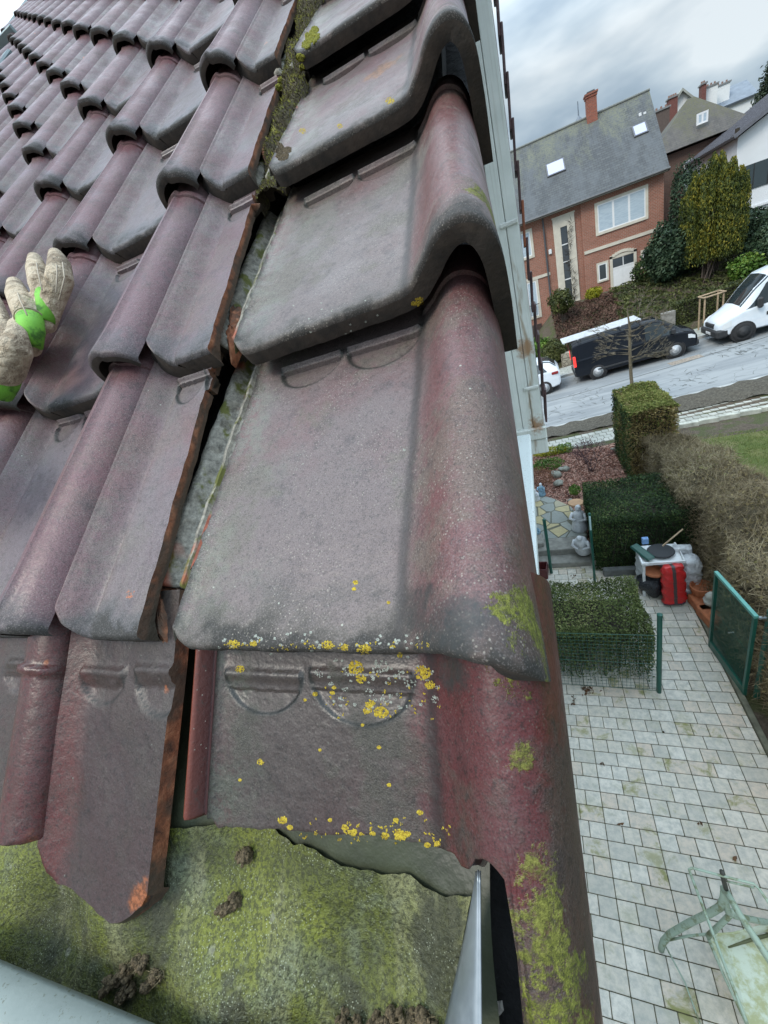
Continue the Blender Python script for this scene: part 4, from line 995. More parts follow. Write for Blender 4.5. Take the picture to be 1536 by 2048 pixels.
def hedge(name, label, x0, x1, y0, y1, z0, z1, n, size, mat, low=0, c=.12, corelow=0., nj=.7, group=None):
    h = thing(name, label, 'hedge', ((x0 + x1) / 2, (y0 + y1) / 2, z0), group)
    P, N = boxpts(n, x0, x1, y0, y1, z0 + .02, z1, low=low, jit=.05)
    at0(leaves('foliage', P, size, mat, h, normal=N, jit=nj), h)
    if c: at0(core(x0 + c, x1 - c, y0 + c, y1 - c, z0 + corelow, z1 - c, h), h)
    A = []; B = []
    for i in range(int(60 * (x1 - x0) * (y1 - y0)) + 20):
        a = (rnd.uniform(x0 + .08, x1 - .08), rnd.uniform(y0 + .08, y1 - .08), z0); A.append(a); B.append((a[0] + rnd.gauss(0, .12), a[1] + rnd.gauss(0, .12), z1 - .08))
    at0(strands('stems', A, B, .010, BRK, h), h)
    return h
hedge('clipped_hedge', 'low clipped green hedge behind the wire fence on the paved terrace', .02, 1.56, 4.27, 5.42, GZ, GZ + .98, 30000, .034, DUL, low=.75, c=.22, corelow=.50)
hedge('clipped_hedge', 'large dark green clipped hedge between the flagstone path and the stored bags', 1.2, 2.78, 6.78, 8.35, GZ, GZ + 1.20, 42000, .038, DKL, c=.10)
TOPL = leafmat('hedge_top_leaf', [(0, (.05, .07, .02)), (.5, (.17, .20, .05)), (1, (.34, .33, .12))], .8, .3, .2)
SIDL = leafmat('hedge_side_leaf', [(0, (.10, .08, .03)), (.5, (.30, .235, .10)), (.85, (.42, .34, .17)), (1, (.20, .24, .07))], .8, .3, .2)
th = hedge('tall_hedge', 'tall square hedge, green on top and brown on its sides, at the street corner', 2.40, 3.30, 9.85, 11.9, GZ, GZ + 2.0, 30000, .05, SIDL, c=.10)
P, N = boxpts(9000, 2.38, 3.32, 9.83, 11.92, GZ + 1.0, GZ + 2.02, sides=.12, top=2)
at0(leaves('green_top', P, .05, TOPL, th, normal=N), th)
P, N = boxpts(5000, 2.36, 2.44, 9.85, 11.9, GZ + .2, GZ + 1.99, sides=.6, top=.1)
at0(leaves('green_top', P, .05, DKL, th, normal=N), th)
# long brown twiggy hedge
bh = thing('long_hedge', 'long untrimmed brown hedge running down the right side of the terrace', 'hedge', (3.2, 5, GZ))
def hx0(y): return 2.66 + .0 * y
def hz(y): return GZ + 1.62 + .05 * math.sin(y * 1.7)
n_ = 15000; yy = rng.uniform(-.5, 10.6, n_); q = rng.random(n_)
P = np.zeros((n_, 3)); tt = rng.random(n_)
wdt = np.interp(yy, [-.5, 4, 7, 9, 10.6], [1.5, 1.45, 1.35, 1.0, .7]); zt = np.interp(yy, [-.5, 4, 6.6, 8, 10.6], [1.5, 1.5, 1.55, 1.45, 1.35])
side = tt < .45
P[:, 1] = yy
P[:, 0] = np.where(side, 2.66 + np.abs(rng.normal(0, .05, n_)), 2.66 + q * wdt)
P[:, 2] = GZ + np.where(side, .1 + q * (zt - .1), zt - np.abs(rng.normal(0, .05, n_)) - .25 * np.clip(q - .75, 0, 1))
P[:, 0] += .07 * np.sin(yy * 2.3) + .05 * np.sin(yy * 6.1); P[:, 2] += .06 * np.sin(yy * 3.1 + 1) * (~side)
nn_ = np.where(side[:, None], np.array([[-1., 0, .5]]), np.array([[0., 0, 1.]]))
at0(leaves('foliage', P[:11000], .055, BRL, bh, normal=nn_[:11000], jit=.9), bh)
D = rng.normal(size=(n_, 3)) * .9 + nn_ * .9; D /= np.linalg.norm(D, axis=1)[:, None]
B = P + D * rng.uniform(.06, .24, n_)[:, None]; A = P - D * .10
at0(strands('twigs', A, B, .0045, TWG, bh), bh)
n2 = 9000; sel = rng.integers(0, n_, n2); A = P[sel] + rng.normal(0, .03, (n2, 3)); t_ = rng.normal(size=(n2, 3)) + np.array([0, .3, .3]); t_ /= np.linalg.norm(t_, axis=1)[:, None]
at0(strands('twigs', A - t_ * .12, A + t_ * rng.uniform(.1, .28, n2)[:, None], .004, TWG, bh), bh)
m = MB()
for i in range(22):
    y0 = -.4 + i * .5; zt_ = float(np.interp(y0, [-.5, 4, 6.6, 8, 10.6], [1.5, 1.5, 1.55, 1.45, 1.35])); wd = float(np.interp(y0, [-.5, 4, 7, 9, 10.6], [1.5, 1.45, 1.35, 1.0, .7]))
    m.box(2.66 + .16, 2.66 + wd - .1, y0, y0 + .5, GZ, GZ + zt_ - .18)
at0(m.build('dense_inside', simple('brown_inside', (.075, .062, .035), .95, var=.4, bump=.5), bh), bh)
# shrubs: balls of leaves on stems
def shrub(name, label, c, r, n, size, mat, squash=1., stems=6, group=None, cat='shrub', trunk=0., inner=.75, up=.0):
    h = thing(name, label, cat, c, group)
    d = rng.normal(size=(n, 3)); d /= np.linalg.norm(d, axis=1)[:, None]
    lum = 1 + .16 * np.sin(d[:, 0] * 5 + c[0] * 7) * np.cos(d[:, 2] * 4 + c[1]) + .12 * np.sin(d[:, 1] * 9 + 2)
    rr = (inner + (1 - inner) * rng.random(n)) * lum
    P = d * rr[:, None] * np.array(r if hasattr(r, '__len__') else (r, r, r * squash)); rz = (r[2] if hasattr(r, '__len__') else r * squash)
    P[:, 2] += rz + trunk
    leaves('foliage', P, size, mat, h, normal=d, jit=.8)
    A = []; B = []
    for i in range(stems):
        a = rnd.uniform(0, 6.28); q = rnd.uniform(.2, .7) * (r[0] if hasattr(r, '__len__') else r)
        A.append((rnd.gauss(0, .03), rnd.gauss(0, .03), 0)); B.append((q * math.cos(a), q * math.sin(a), trunk + rz * rnd.uniform(.8, 1.5)))
    if stems: strands('stems', A, B, .02, BRK, h)
    return h
def gnd(x, y): return (x, y, zterr(x, y))
p = G(1090, 915, LV - .1); GRL = leafmat('bright_leaf', [(0, (.03, .07, .01)), (.5, (.10, .20, .03)), (1, (.26, .34, .07))], .5, .25)
YGL = leafmat('yellow_leaf', [(0, (.10, .12, .01)), (.5, (.28, .28, .02)), (1, (.48, .44, .05))], .5, .25)
shrub('green_plant', 'bright green cushion plant below the white corner board', tuple(G(1095, 935, LV - .1)), (.42, .35, .12), 1500, .05, GRL, stems=0)
shrub('green_plant', 'yellow green cushion plant next to the near pavement', tuple(G(1100, 908, LV - .1)), (.55, .25, .10), 1500, .05, YGL, stems=0)
shrub('green_plant', 'small bright green plant at the left foot of the large dark hedge', tuple(G(1150, 988, LV)), (.14, .16, .12), 700, .04, GRL, stems=0)
shrub('green_plant', 'small leafy plant left of the purple twiggy shrub', tuple(G(1130, 905, LV - .1)), (.25, .2, .15), 800, .045, GRL, stems=0)
shrub('heather', 'round russet brown heather cushion beside the rocks', tuple(G(1083, 968, LV)), (.32, .34, .22), 2600, .03, leafmat('heather_leaf', [(0, (.07, .03, .02)), (.6, (.20, .09, .055)), (1, (.30, .16, .09))], .8, .1), stems=0, inner=.9)
rock = simple('garden_rock', (.26, .26, .22), .9, var=.4, scale=9, bump=.6)
for (u, v, r_, lb) in ((1112, 948, .15, 'grey rock beside the russet heather'), (1128, 938, .13, 'mossy rock at the foot of the purple shrub'), (1116, 966, .12, 'flat pale rock on the bark mulch'), (1140, 1000, .05, 'small stone near the ceramic statue'), (1228, 898, .08, 'pale stone near the tall hedge')):
    c = G(u, v, LV + .02); props(MB().blob((0, 0, 0), r_, 12, 8, .3, .6, int(u)).build('rock', rock, smooth=True), lb, 'rock').location = tuple(c)
# purple twiggy shrub
ps = thing('twiggy_shrub', 'bare purple brown shrub standing on the bark mulch', 'shrub', tuple(G(1182, 945, LV - .05)))
A, B = [], []
def branch(p, d, L, depth, A, B, W_, w0):
    q = p + d * L; A.append(tuple(p)); B.append(tuple(q + d * L * .06)); W_.append(w0)
    if depth == 0: return
    for k in range(rnd.choice((2, 3))):
        nd = (d + Vector((rnd.gauss(0, .38), rnd.gauss(0, .38), rnd.gauss(.05, .2)))).normalized(); branch(q, nd, L * rnd.uniform(.6, .82), depth - 1, A, B, W_, w0 * .68)
W_ = []
for i in range(11):
    a = rnd.uniform(0, 6.28); branch(Vector((rnd.gauss(0, .03), rnd.gauss(0, .03), 0)), Vector((math.cos(a) * .35, math.sin(a) * .35, 1)).normalized(), .32, 4, A, B, W_, .014)
strands('branches', A, B, np.array(W_), simple('purple_twig', (.085, .045, .045), .8, var=.4), ps)
leaves('buds', np.array(B)[rng.integers(0, len(B), 900)] + rng.normal(0, .02, (900, 3)), .03, leafmat('purple_bud', [(0, (.06, .025, .03)), (1, (.16, .08, .08))], .7, .1), ps)

# ------------------------------------------------------------------ fences and gate
FG = simple('green_fence_paint', (.012, .085, .062), .35, var=.15)
def wire(name, parent, p0, p1, z0, z1, st=.05, hor=9):
    A = Vector(p0); B = Vector(p1); L = (B - A).length; n = int(L / st); m = MB()
    for i in range(n + 1):
        q = A + (B - A) * i / n; m.tube([(q.x, q.y, z0), (q.x, q.y, z1)], .0022, 4, False)
    for j in range(hor + 1):
        z = z0 + (z1 - z0) * j / hor; th_ = .0045 if j in (0, hor, hor // 2) else .0022; m.tube([(A.x, A.y, z), (B.x, B.y, z)], th_, 4, False)
    return m.build(name, FG, parent)
def post(parent, x, y, h, r_=.030, name='post'):
    m = MB(); m.lathe([(r_, 0), (r_, h), (r_ * 1.08, h), (r_ * 1.05, h + .02), (r_ * .5, h + .03)], 14, Matrix.Translation((x, y, GZ)))
    return at0(m.build(name, FG, parent, smooth=False), parent)
b1 = G(1318, 1385); fe = thing('wire_fence', 'dark green wire fence with round posts in front of the low hedge', 'fence', (b1[0], b1[1], GZ))
post(fe, b1[0], b1[1], 1.44); post(fe, .17, 4.16, 1.2, .025)
at0(wire('mesh_panel', fe, (.06, 4.17, 0), (b1[0] - .03, b1[1] + .0, 0), GZ + .04, GZ + 1.10, .05, 16), fe)
b2 = G(1190, 1168); fe2 = thing('fence_post', 'green post at the left corner of the large dark hedge', 'post', (b2[0], b2[1], GZ)); post(fe2, b2[0], b2[1], 1.56, .022)
m = MB(); m.box(b2[0] - .014, b2[0] + .014, b2[1] - .035, b2[1] - .024, GZ + 1.25, GZ + 1.54, .003); at0(m.build('reflector', simple('pale_plate', (.45, .6, .6), .4), fe2), fe2)
b3 = G(1103, 1147); fe3 = thing('fence_post', 'green post beside the steps near the dark red crate', 'post', (b3[0], b3[1], GZ)); post(fe3, b3[0], b3[1], 1.30, .03)
g1 = G(1487, 1392); g2 = G(1420, 1296)
gt = thing('garden_gate', 'open dark green mesh gate with a flat turquoise top rail', 'gate', (g1[0], g1[1], GZ))
A = Vector((g1[0], g1[1], 0)); B = Vector((g2[0], g2[1], 0)); dr = (B - A).normalized(); an = math.atan2(dr.y, dr.x); L = (B - A).length
GM_ = Matrix.Translation((A.x, A.y, GZ)) @ Matrix.Rotation(an, 4, 'Z')
m = MB(); m.box(-.02, .02, -.02, .02, .03, 1.38, .003, GM_); at0(m.build('frame_upright', FG, gt), gt)
m = MB(); m.box(L - .02, L + .02, -.02, .02, .03, 1.38, .003, GM_); at0(m.build('frame_upright', FG, gt), gt)
m = MB(); m.box(-.02, L + .02, -.022, .022, 1.38, 1.42, .003, GM_); at0(m.build('top_rail', simple('rail_turquoise', (.09, .30, .26), .3), gt), gt)
m = MB(); m.box(.02, L - .02, -.018, .018, .03, .16, .003, GM_); at0(m.build('bottom_rail', FG, gt), gt)
at0(wire('mesh_panel', gt, tuple(A + dr * .02), tuple(B - dr * .02), GZ + .16, GZ + 1.38, .028, 30), gt)
m = MB(); m.tube([GM_ @ Vector((.62 * L, -.03, .62)), GM_ @ Vector((.62 * L, -.10, .62))], .008, 6); at0(m.build('handle', simple('handle_white', (.6, .6, .58), .4), gt), gt)
gp_ = G(1468, 1392) if False else np.array([g1[0] + .13, g1[1] - .0, GZ])
fe4 = thing('gate_post', 'thick green gate post with round cap at the brown hedge', 'post', (gp_[0], gp_[1], GZ)); post(fe4, gp_[0], gp_[1], 1.46, .034)
m = MB(); m.box(gp_[0] - .10, gp_[0] - .02, gp_[1] - .012, gp_[1] + .012, GZ + 1.36, GZ + 1.39, .003); at0(m.build('hinge', simple('hinge_pale', (.4, .5, .55), .35, .5), fe4), fe4)
# ------------------------------------------------------------------ brick house across the street
def brick(name, a, b, mortar, sc=1.):
    t = NT(name, .85); P = t.pos(); x, y, z = t.sep(P)[:3]
    cx = t.n('ShaderNodeCombineXYZ'); t.l(t.math('ADD', x, y), cx.inputs[0]); t.l(z, cx.inputs[1])
    br = t.n('ShaderNodeTexBrick'); t.l(cx.outputs[0], br.inputs[0]); br.inputs['Scale'].default_value = 1
    br.inputs['Brick Width'].default_value = .21 * sc; br.inputs['Row Height'].default_value = .068 * sc; br.inputs['Mortar Size'].default_value = .008 * sc; br.inputs['Mortar Smooth'].default_value = .2
    br.inputs['Color1'].default_value = (*a, 1); br.inputs['Color2'].default_value = (*b, 1); br.inputs['Mortar'].default_value = (*mortar, 1)
    c = t.mix(t.mr(t.noise(P, .7, 5, .7), .4, .7, 0, .35), br.outputs[0], tuple(q * .55 for q in a)); t.col(c)
    t.bump(br.outputs['Fac'], .5, .01); return t.m
BR1 = brick('orange_red_brick', (.34, .13, .085), (.25, .095, .06), (.33, .28, .23))
BR2 = brick('dark_brown_brick', (.14, .075, .055), (.10, .055, .042), (.14, .12, .10))
def slate(name, a, b, mossy, mz):
    t = NT(name, .7); P = t.pos(); x, y, z = t.sep(P)[:3]
    cx = t.n('ShaderNodeCombineXYZ'); t.l(x, cx.inputs[0]); t.l(z, cx.inputs[1])
    br = t.n('ShaderNodeTexBrick'); t.l(cx.outputs[0], br.inputs[0]); br.inputs['Scale'].default_value = 1
    br.inputs['Brick Width'].default_value = .24; br.inputs['Row Height'].default_value = .12; br.inputs['Mortar Size'].default_value = .010
    br.inputs['Color1'].default_value = (*a, 1); br.inputs['Color2'].default_value = (*b, 1); br.inputs['Mortar'].default_value = (.035, .035, .035, 1)
    c = t.mix(t.mul(t.mr(t.noise(t.map(P, (1, .3, .35)), 1.1, 5, .7), .42, .62), .6), br.outputs[0], tuple(q * 1.8 for q in a))
    g = t.mul(t.mr(t.math('ADD', z, t.mr(t.noise(t.map(P, (1, .3, .3)), 1.6, 5, .7), .3, .7, -1.6, 1.6)), mz[0], mz[1]), t.mr(t.noise(P, 9, 5, .8), .38, .55))
    c = t.mix(g, c, mossy); t.col(c); t.bump(br.outputs['Fac'], .4, .01); t.bump(t.noise(P, 30, 4), .2, .02); return t.m
SL1 = slate('grey_roof_slate', (.055, .060, .065), (.085, .090, .092), (.13, .135, .095), (4.2, 7.2)); SL2 = slate('mossy_dark_tiles', (.060, .052, .045), (.085, .075, .065), (.080, .075, .035), (3.2, 6.6))
CREAM = simple('cream_stone', (.56, .52, .44), .8, var=.12, scale=3, bump=.2); GLASS = (lambda t: (t.col((.045, .055, .065)), t.m)[-1])(NT('window_glass', .06, 0, .8))
CURT = (lambda t: (t.col(t.ramp(t.noise(t.map(t.pos(), (2, 2, 12)), 2.2, 3), [(.3, (.33, .42, .50)), (.7, (.48, .56, .62))])), t.b.inputs.__getitem__('Coat Weight').__setattr__('default_value', .6), t.m)[-1])(NT('window_blind', .35))
WP = simple('white_paint', (.72, .73, .74), .4, var=.05)
DKW = simple('dark_wood', (.05, .03, .025), .6)
def window(parent, x0, x1, z0, z1, y, nm, glass, frame=WP, surr=CREAM, sw=.13, dep=.0, mull=0, trans=()):
    """y = wall face; surround proud of it, frame and panes set back"""
    if surr:
        m = MB(); a = .03
        m.box(x0 - sw, x0, y - a, y + .1, z0 - sw, z1 + sw); m.box(x1, x1 + sw, y - a, y + .1, z0 - sw, z1 + sw)
        m.box(x0, x1, y - a, y + .1, z1, z1 + sw); m.box(x0, x1, y - a - .03, y + .1, z0 - sw, z0); f0 = m.build('surround', surr, parent)
    m = MB(); f = .055; yy = y - .028
    m.box(x0, x0 + f, yy, y - .002, z0, z1); m.box(x1 - f, x1, yy, y - .002, z0, z1); m.box(x0 + f, x1 - f, yy, y - .002, z1 - f, z1); m.box(x0 + f, x1 - f, yy, y - .002, z0, z0 + f)
    for i in range(mull):
        xm = x0 + (x1 - x0) * (i + 1) / (mull + 1); m.box(xm - .05, xm + .05, yy + .001, y - .002, z0 + f, z1 - f)
    for tz in trans: m.box(x0 + f, x1 - f, yy + .002, y - .002, tz - .025, tz + .025)
    w_ = m.build(nm, frame, parent); MB().box(x0 + f, x1 - f, y - .016, y - .002, z0 + f, z1 - f).build('pane', glass, w_)
    return w_
def opening_wall(parent, x0, x1, y0, y1, z0, z1, mat, name='wall'):
    return MB().box(x0, x1, y0, y1, z0, z1).build(name, mat, parent)
YH = 30.
H = thing('brick_house', 'orange brick house with steep grey slate roof and cream framed windows across the street', 'house', (0, 0, 0))
opening_wall(H, -1.2, 7.92, YH + .02, 38, -5.2, 2.15, BR1)
m = MB(); m.box(3.95, 7.92, YH - .10, YH + .02, -5.2, 2.12); m.build('wall_bay', BR1, H)
m = MB(); 
gab = [(YH + .02, 2.15), (38, 2.15), (34.4, 6.1)]
for xg in (7.72,):
    m.add([(xg, a, b) for a, b in gab] + [(xg + .2, a, b) for a, b in gab], [(0, 2, 1), (3, 4, 5), (0, 1, 4, 3), (1, 2, 5, 4), (2, 0, 3, 5)])
m.build('gable', BR1, H)
def roofslab(parent, x0, x1, ya, za, yb, zb, th, mat, x0b=None, x1b=None, name='roof'):
    x0b = x0 if x0b is None else x0b; x1b = x1 if x1b is None else x1b
    n_ = Vector((0, -(zb - za), yb - ya)).normalized() * th
    t0 = [Vector((x0, ya, za)), Vector((x1, ya, za)), Vector((x1b, yb, zb)), Vector((x0b, yb, zb))]
    vs = t0 + [p - n_ for p in t0]
    return MB().add(vs, [(0, 1, 2, 3), (7, 6, 5, 4), (0, 4, 5, 1), (1, 5, 6, 2), (2, 6, 7, 3), (3, 7, 4, 0)]).build(name, mat, parent)
rz0, rz1 = 2.28, 6.35
rf = roofslab(H, -1.5, 8.1, YH - .42, 2.12, 34.4, rz1, .16, SL1, x1b=8.28)
roofslab(H, -1.5, 8.1, 38.5, 2.12, 34.4, rz1 - .002, .16, SL1, x1b=8.28, name='back_roof')
m = MB(); m.tube([(-1.5, 34.4, rz1 + .03), (8.3, 34.4, rz1 + .03)], .07, 8); m.build('ridge', simple('ridge_grey', (.16, .17, .16), .7), rf)
m = MB(); m.box(-1.5, 8.02, YH - .44, YH + .02, 2.02, 2.08); m.build('soffit', CREAM, H)
m = MB(); m.tube([(-1.5, YH - .48, 2.10), (8.1, YH - .48, 2.10)], .06, 8); m.build('gutter', simple('dark_gutter', (.09, .09, .09), .5), H)
ch = MB().box(5.08, 5.62, 34.0, 34.5, 5.6, 7.15).box(5.04, 5.66, 33.96, 34.54, 7.15, 7.26).box(5.0, 5.70, 33.92, 34.58, 7.26, 7.34).build('chimney', brick('chimney_brick', (.33, .10, .06), (.24, .07, .045), (.2, .15, .12)), rf)
MB().box(5.15, 5.55, 34.1, 34.4, 7.34, 7.44).build('chimney_cap', simple('cap_dark', (.08, .08, .08)), rf)
def rslope(y): return 2.12 + (y - (YH - .42)) * (rz1 - 2.12) / (34.4 - YH + .42)
SG = NT('skylight_glass', .12, 0, .8).col((.42, .44, .62)).m
for (xa, xb_, ya, yb) in ((2.55, 3.55, 31.7, 32.5), (7.02, 7.70, 31.95, 32.6)):
    an_ = math.atan2(rz1 - 2.12, 34.4 - YH + .42); M = Matrix.Translation((xa, ya, rslope(ya))) @ Matrix.Rotation(an_, 4, 'X'); L_ = (yb - ya) / math.cos(an_)
    sk = MB().box(0, xb_ - xa, 0, L_, .0, .07, 0, M).build('skylight', simple('skylight_frame', (.10, .10, .11), .4), rf)
    MB().box(.07, xb_ - xa - .07, .07, L_ - .07, .07, .078, 0, M).build('pane', SG, sk)
m = MB(); m.box(7.5, 7.62, 33.1, 33.2, 4.6, 5.35); m.box(7.72, 7.84, 33.1, 33.2, 4.6, 5.3); m.build('vent_pipe', WP, rf)
m = MB(); m.box(4.0, 7.92, YH - .15, YH - .101, -.52, -.36); m.box(-1.2, 2.1, YH - .03, YH + .02, -.98, -.82) ; m.build('string_course', CREAM, H)
window(H, 4.78, 7.08, .34, 1.66, YH - .10, 'window', CURT, mull=2)
window(H, .55, 1.22, .36, 1.62, YH + .02, 'window', CURT)
window(H, .70, 1.25, -3.05, -1.05, YH + .02, 'french_window', CURT)
window(H, 4.68, 5.12, -2.12, -1.26, YH - .10, 'window', GLASS, sw=.09)
window(H, 6.92, 7.28, -2.15, -1.30, YH - .10, 'window', GLASS, sw=.09)
# tall stair window in its cream frame
m = MB(); m.box(2.48, 2.86, YH - .06, YH + .1, -2.85, 1.75); m.box(3.22, 3.62, YH - .06, YH + .1, -2.85, 1.75); m.box(2.86, 3.22, YH - .06, YH + .1, 1.25, 1.75); m.box(2.86, 3.22, YH - .09, YH + .1, -2.98, -2.80); m.box(2.44, 3.66, YH - .08, YH + .1, 1.75, 1.83); m.build('stair_window_surround', CREAM, H)
wst = MB().box(2.86, 3.22, YH - .0, YH + .03, -2.8, 1.25).build('stair_window', GLASS, H)
m = MB(); 
for z_ in (-1.5, -.55, .35): MB().box(2.86, 3.22, YH - .03, YH - .001, z_ - .03, z_ + .03).build('glazing_bar', WP, wst)
# door
m = MB(); m.box(5.28, 5.42, YH - .16, YH, -3.5, -1.05); m.box(6.48, 6.62, YH - .16, YH, -3.5, -1.05)
for i in range(10):
    a = i / 10; b_ = (i + 1) / 10; xa = 5.28 + a * 1.34; xb_ = 5.28 + b_ * 1.34; za = -1.18 + .20 * math.sin(math.pi * (a + b_) / 2); m.box(xa, xb_, YH - .16, YH, za - .02, za + .13)
m.box(5.42, 6.48, YH - .13, YH, -1.2, -1.05); m.build('door_surround', CREAM, H)
d_ = MB().box(5.42, 6.48, YH - .14, YH - .101, -3.45, -1.72).build('door', WP, H)
m = MB()
for xa in (5.52, 6.00):
    for za, zb_ in ((-3.3, -2.75), (-2.65, -1.85)): m.box(xa, xa + .38, YH - .148, YH - .141, za, zb_, .003)
m.build('panel', WP, d_); MB().blob((6.36, YH - .17, -2.6), .035, 8, 6, 0).build('handle', simple('brass', (.3, .25, .15), .3, .8), d_)
tw = MB().box(5.42, 6.48, YH - .135, YH - .101, -1.66, -1.22).build('transom', GLASS, H)
m = MB(); m.box(5.42, 6.48, YH - .15, YH - .136, -1.72, -1.66); m.box(5.93, 5.97, YH - .15, YH - .136, -1.66, -1.22); m.build('glazing_bar', WP, tw)
m = MB(); m.box(5.1, 6.8, YH - .7, YH - .15, -3.9, -3.50, .01); m.box(5.0, 6.9, YH - 1.05, YH - .7, -4.2, -3.68, .01); m.build('doorstep', CREAM, H)
m = MB(); m.tube([(1.98, YH - .08, 2.0), (1.98, YH - .08, -3.7)], .045, 8); m.build('downpipe', simple('pipe_dark', (.07, .08, .09), .5), H)
MB().box(2.13, 2.30, YH - .08, YH + .01, .10, .36, .02).build('alarm_box', WP, H)
m = MB()
for i in range(6): m.box(.62 + i * .12, .635 + i * .12, YH - .2, YH - .185, -3.05, -2.35)
m.box(.58, 1.30, YH - .2, YH - .18, -2.37, -2.33); m.build('balcony_rail', DKW, H)
MB().box(.6, 1.3, YH - .04, YH + .01, -5.0, -3.55).build('cellar_door', DKW, H)
m = MB(); A, B = [], []
for i in range(120):
    q = rnd.uniform(0, 4.2); x_ = 3.25 + .12 * math.sin(q * 2); A.append((x_ + rnd.gauss(0, .1), YH - .12, -2.8 + q)); B.append((x_ + rnd.gauss(0, .22), YH - .16, -2.8 + q + rnd.uniform(.1, .35)))
props(strands('climbing_plant', A, B, .014, BRK), 'thin dark climbing plant on the tall stair window', 'climber')

# second house, dark brick under mossy hipped roof
H2 = thing('brown_house', 'dark brown brick house with mossy hipped roof behind the golden yew', 'house', (0, 0, 0))
opening_wall(H2, 9.3, 14.2, 38.02, 44, -3, 3.35, BR2)
e0, e1 = V(1335, 308, 37.6), V(1505, 250, 37.6); rr_ = V(1387, 196, 41.)
zE = 3.45
m = MB(); pts = [(9.0, 37.6, zE), (14.5, 37.6, zE), (14.5, 44.4, zE), (9.0, 44.4, zE), (11.9, 41.0, 6.2), (12.3, 41.0, 6.2)]
m.add(pts, [(0, 1, 5, 4), (1, 2, 5), (2, 3, 4, 5), (3, 0, 4), (3, 2, 1, 0)]); r2 = m.build('roof', SL2, H2)
window(H2, 11.0, 11.85, 1.15, 2.7, 38.02, 'window', CURT, surr=None, mull=1)
window(H2, 12.9, 14.0, 1.35, 2.9, 38.02, 'window', CURT, surr=None, mull=3)
window(H2, 11.75, 12.25, 4.35, 4.85, 38.35, 'roof_window', CURT, surr=WP, sw=.04, mull=1)
# modern white house on the right
H3 = thing('white_house', 'modern white rendered house with sloping metal roof and dark strip windows', 'house', (0, 0, 0))
WR = simple('smooth_white_render', (.66, .68, .70), .7, var=.05, scale=1)
m = MB(); a0 = V(1478, 262, 31); 
yy0 = 31.0
m.add([(11.35, yy0, -4), (20, yy0, -4), (20, yy0, 6.2), (11.35, yy0, 2.38), (11.35, 40, -4), (20, 40, -4), (20, 40, 6.2), (11.35, 40, 2.38)], [(0, 1, 2, 3), (5, 4, 7, 6), (0, 3, 7, 4), (3, 2, 6, 7), (1, 5, 6, 2), (0, 4, 5, 1)]); m.build('wall', WR, H3)
MR_ = simple('standing_seam_metal', (.16, .16, .18), .4, .4, var=.2)
an3 = math.atan2(6.2 - 2.38, 20 - 11.35); M = Matrix.Translation((11.1, 0, 2.33)) @ Matrix.Rotation(-an3, 4, 'Y')
m = MB(); m.box(0, 9.8, 30.6, 40.2, .03, .16, 0, M)
for i in range(26): m.box(0, 9.8, 30.6 + i * .38, 30.64 + i * .38, .161, .21, 0, M)
m.build('roof', MR_, H3)
DG = NT('dark_strip_glass', .08, 0, .8).col((.035, .05, .055)).m
w3 = MB().box(11.75, 16, 30.96, 31.05, -.05, 1.05).build('window', DG, H3)
for i in range(6): MB().box(12.1 + i * .6, 12.13 + i * .6, 30.94, 30.959, -.05, 1.05).build('glazing_bar', simple('bar_dark', (.02, .02, .02)), w3)
MB().box(12.0, 13.4, 30.95, 31.05, -2.9, -1.45).build('garage_door', simple('garage_dark', (.05, .04, .04), .5), H3)
MB().box(11.35, 20, 30.9, 30.99, -.95, -.85).build('ledge', WR, H3)
m = MB(); m.tube([(11.2, 30.7, 2.35), (11.2, 30.7, 2.75)], .10, 8); m.build('roof_hook', BRK, H3)
m = MB(); m.box(8.6, 15, 29.6, 29.75, -3.6, -1.75); props(m.build('garden_wall', simple('dark_garden_wall', (.16, .16, .15), .9, var=.3)), 'grey garden wall behind the golden yew', 'wall')

# far skyline on the hill
def gable_house(label, px, wpx, Y, wall, roof, hh, rh, base, depth=6):
    c = V(px[0], px[1], Y); w_ = wpx; h = thing('far_house', label, 'house', (0, 0, 0))
    x0, x1 = c[0] - w_ / 2, c[0] + w_ / 2; zt = c[2]; ze = zt - rh
    m = MB(); m.add([(x0, Y, base), (x1, Y, base), (x1, Y, ze), (c[0], Y, zt - .15), (x0, Y, ze), (x0, Y + depth, base), (x1, Y + depth, base), (x1, Y + depth, ze), (c[0], Y + depth, zt - .15), (x0, Y + depth, ze)],
                    [(0, 1, 2, 3, 4), (9, 8, 7, 6, 5), (1, 6, 7, 2), (5, 0, 4, 9), (2, 7, 8, 3), (4, 3, 8, 9)]); m.build('wall', wall, h)
    m = MB(); e_ = .35
    for sg in (-1, 1):
        xe = c[0] + sg * (w_ / 2 + e_); zee = ze - e_ * rh / (w_ / 2)
        q = [(c[0], Y - .4, zt), (xe, Y - .4, zee), (xe, Y + depth, zee), (c[0], Y + depth, zt)]
        m.add(q + [(a, b, z - .22) for a, b, z in q], [(0, 1, 2, 3), (7, 6, 5, 4), (0, 4, 5, 1), (1, 5, 6, 2), (2, 6, 7, 3), (3, 7, 4, 0)])
    m.build('roof', roof, h); return h, x0, x1, ze, zt
WT = simple('white_facade', (.70, .72, .72), .6, var=.05); PR = simple('pale_roof_tiles', (.30, .31, .28), .8, var=.25, scale=2); GS = simple('blue_slate', (.17, .20, .24), .6, var=.2, scale=2)
h, x0, x1, ze, zt = gable_house('white gabled house far behind the mossy roof, beside chimneys', (1363, 178), 3.2, 60, WT, PR, 3, 1.75, 2); MB().box(17.0, 18.4, 59.97, 60, ze - 1.4, ze - .5).build('window', GLASS, h)
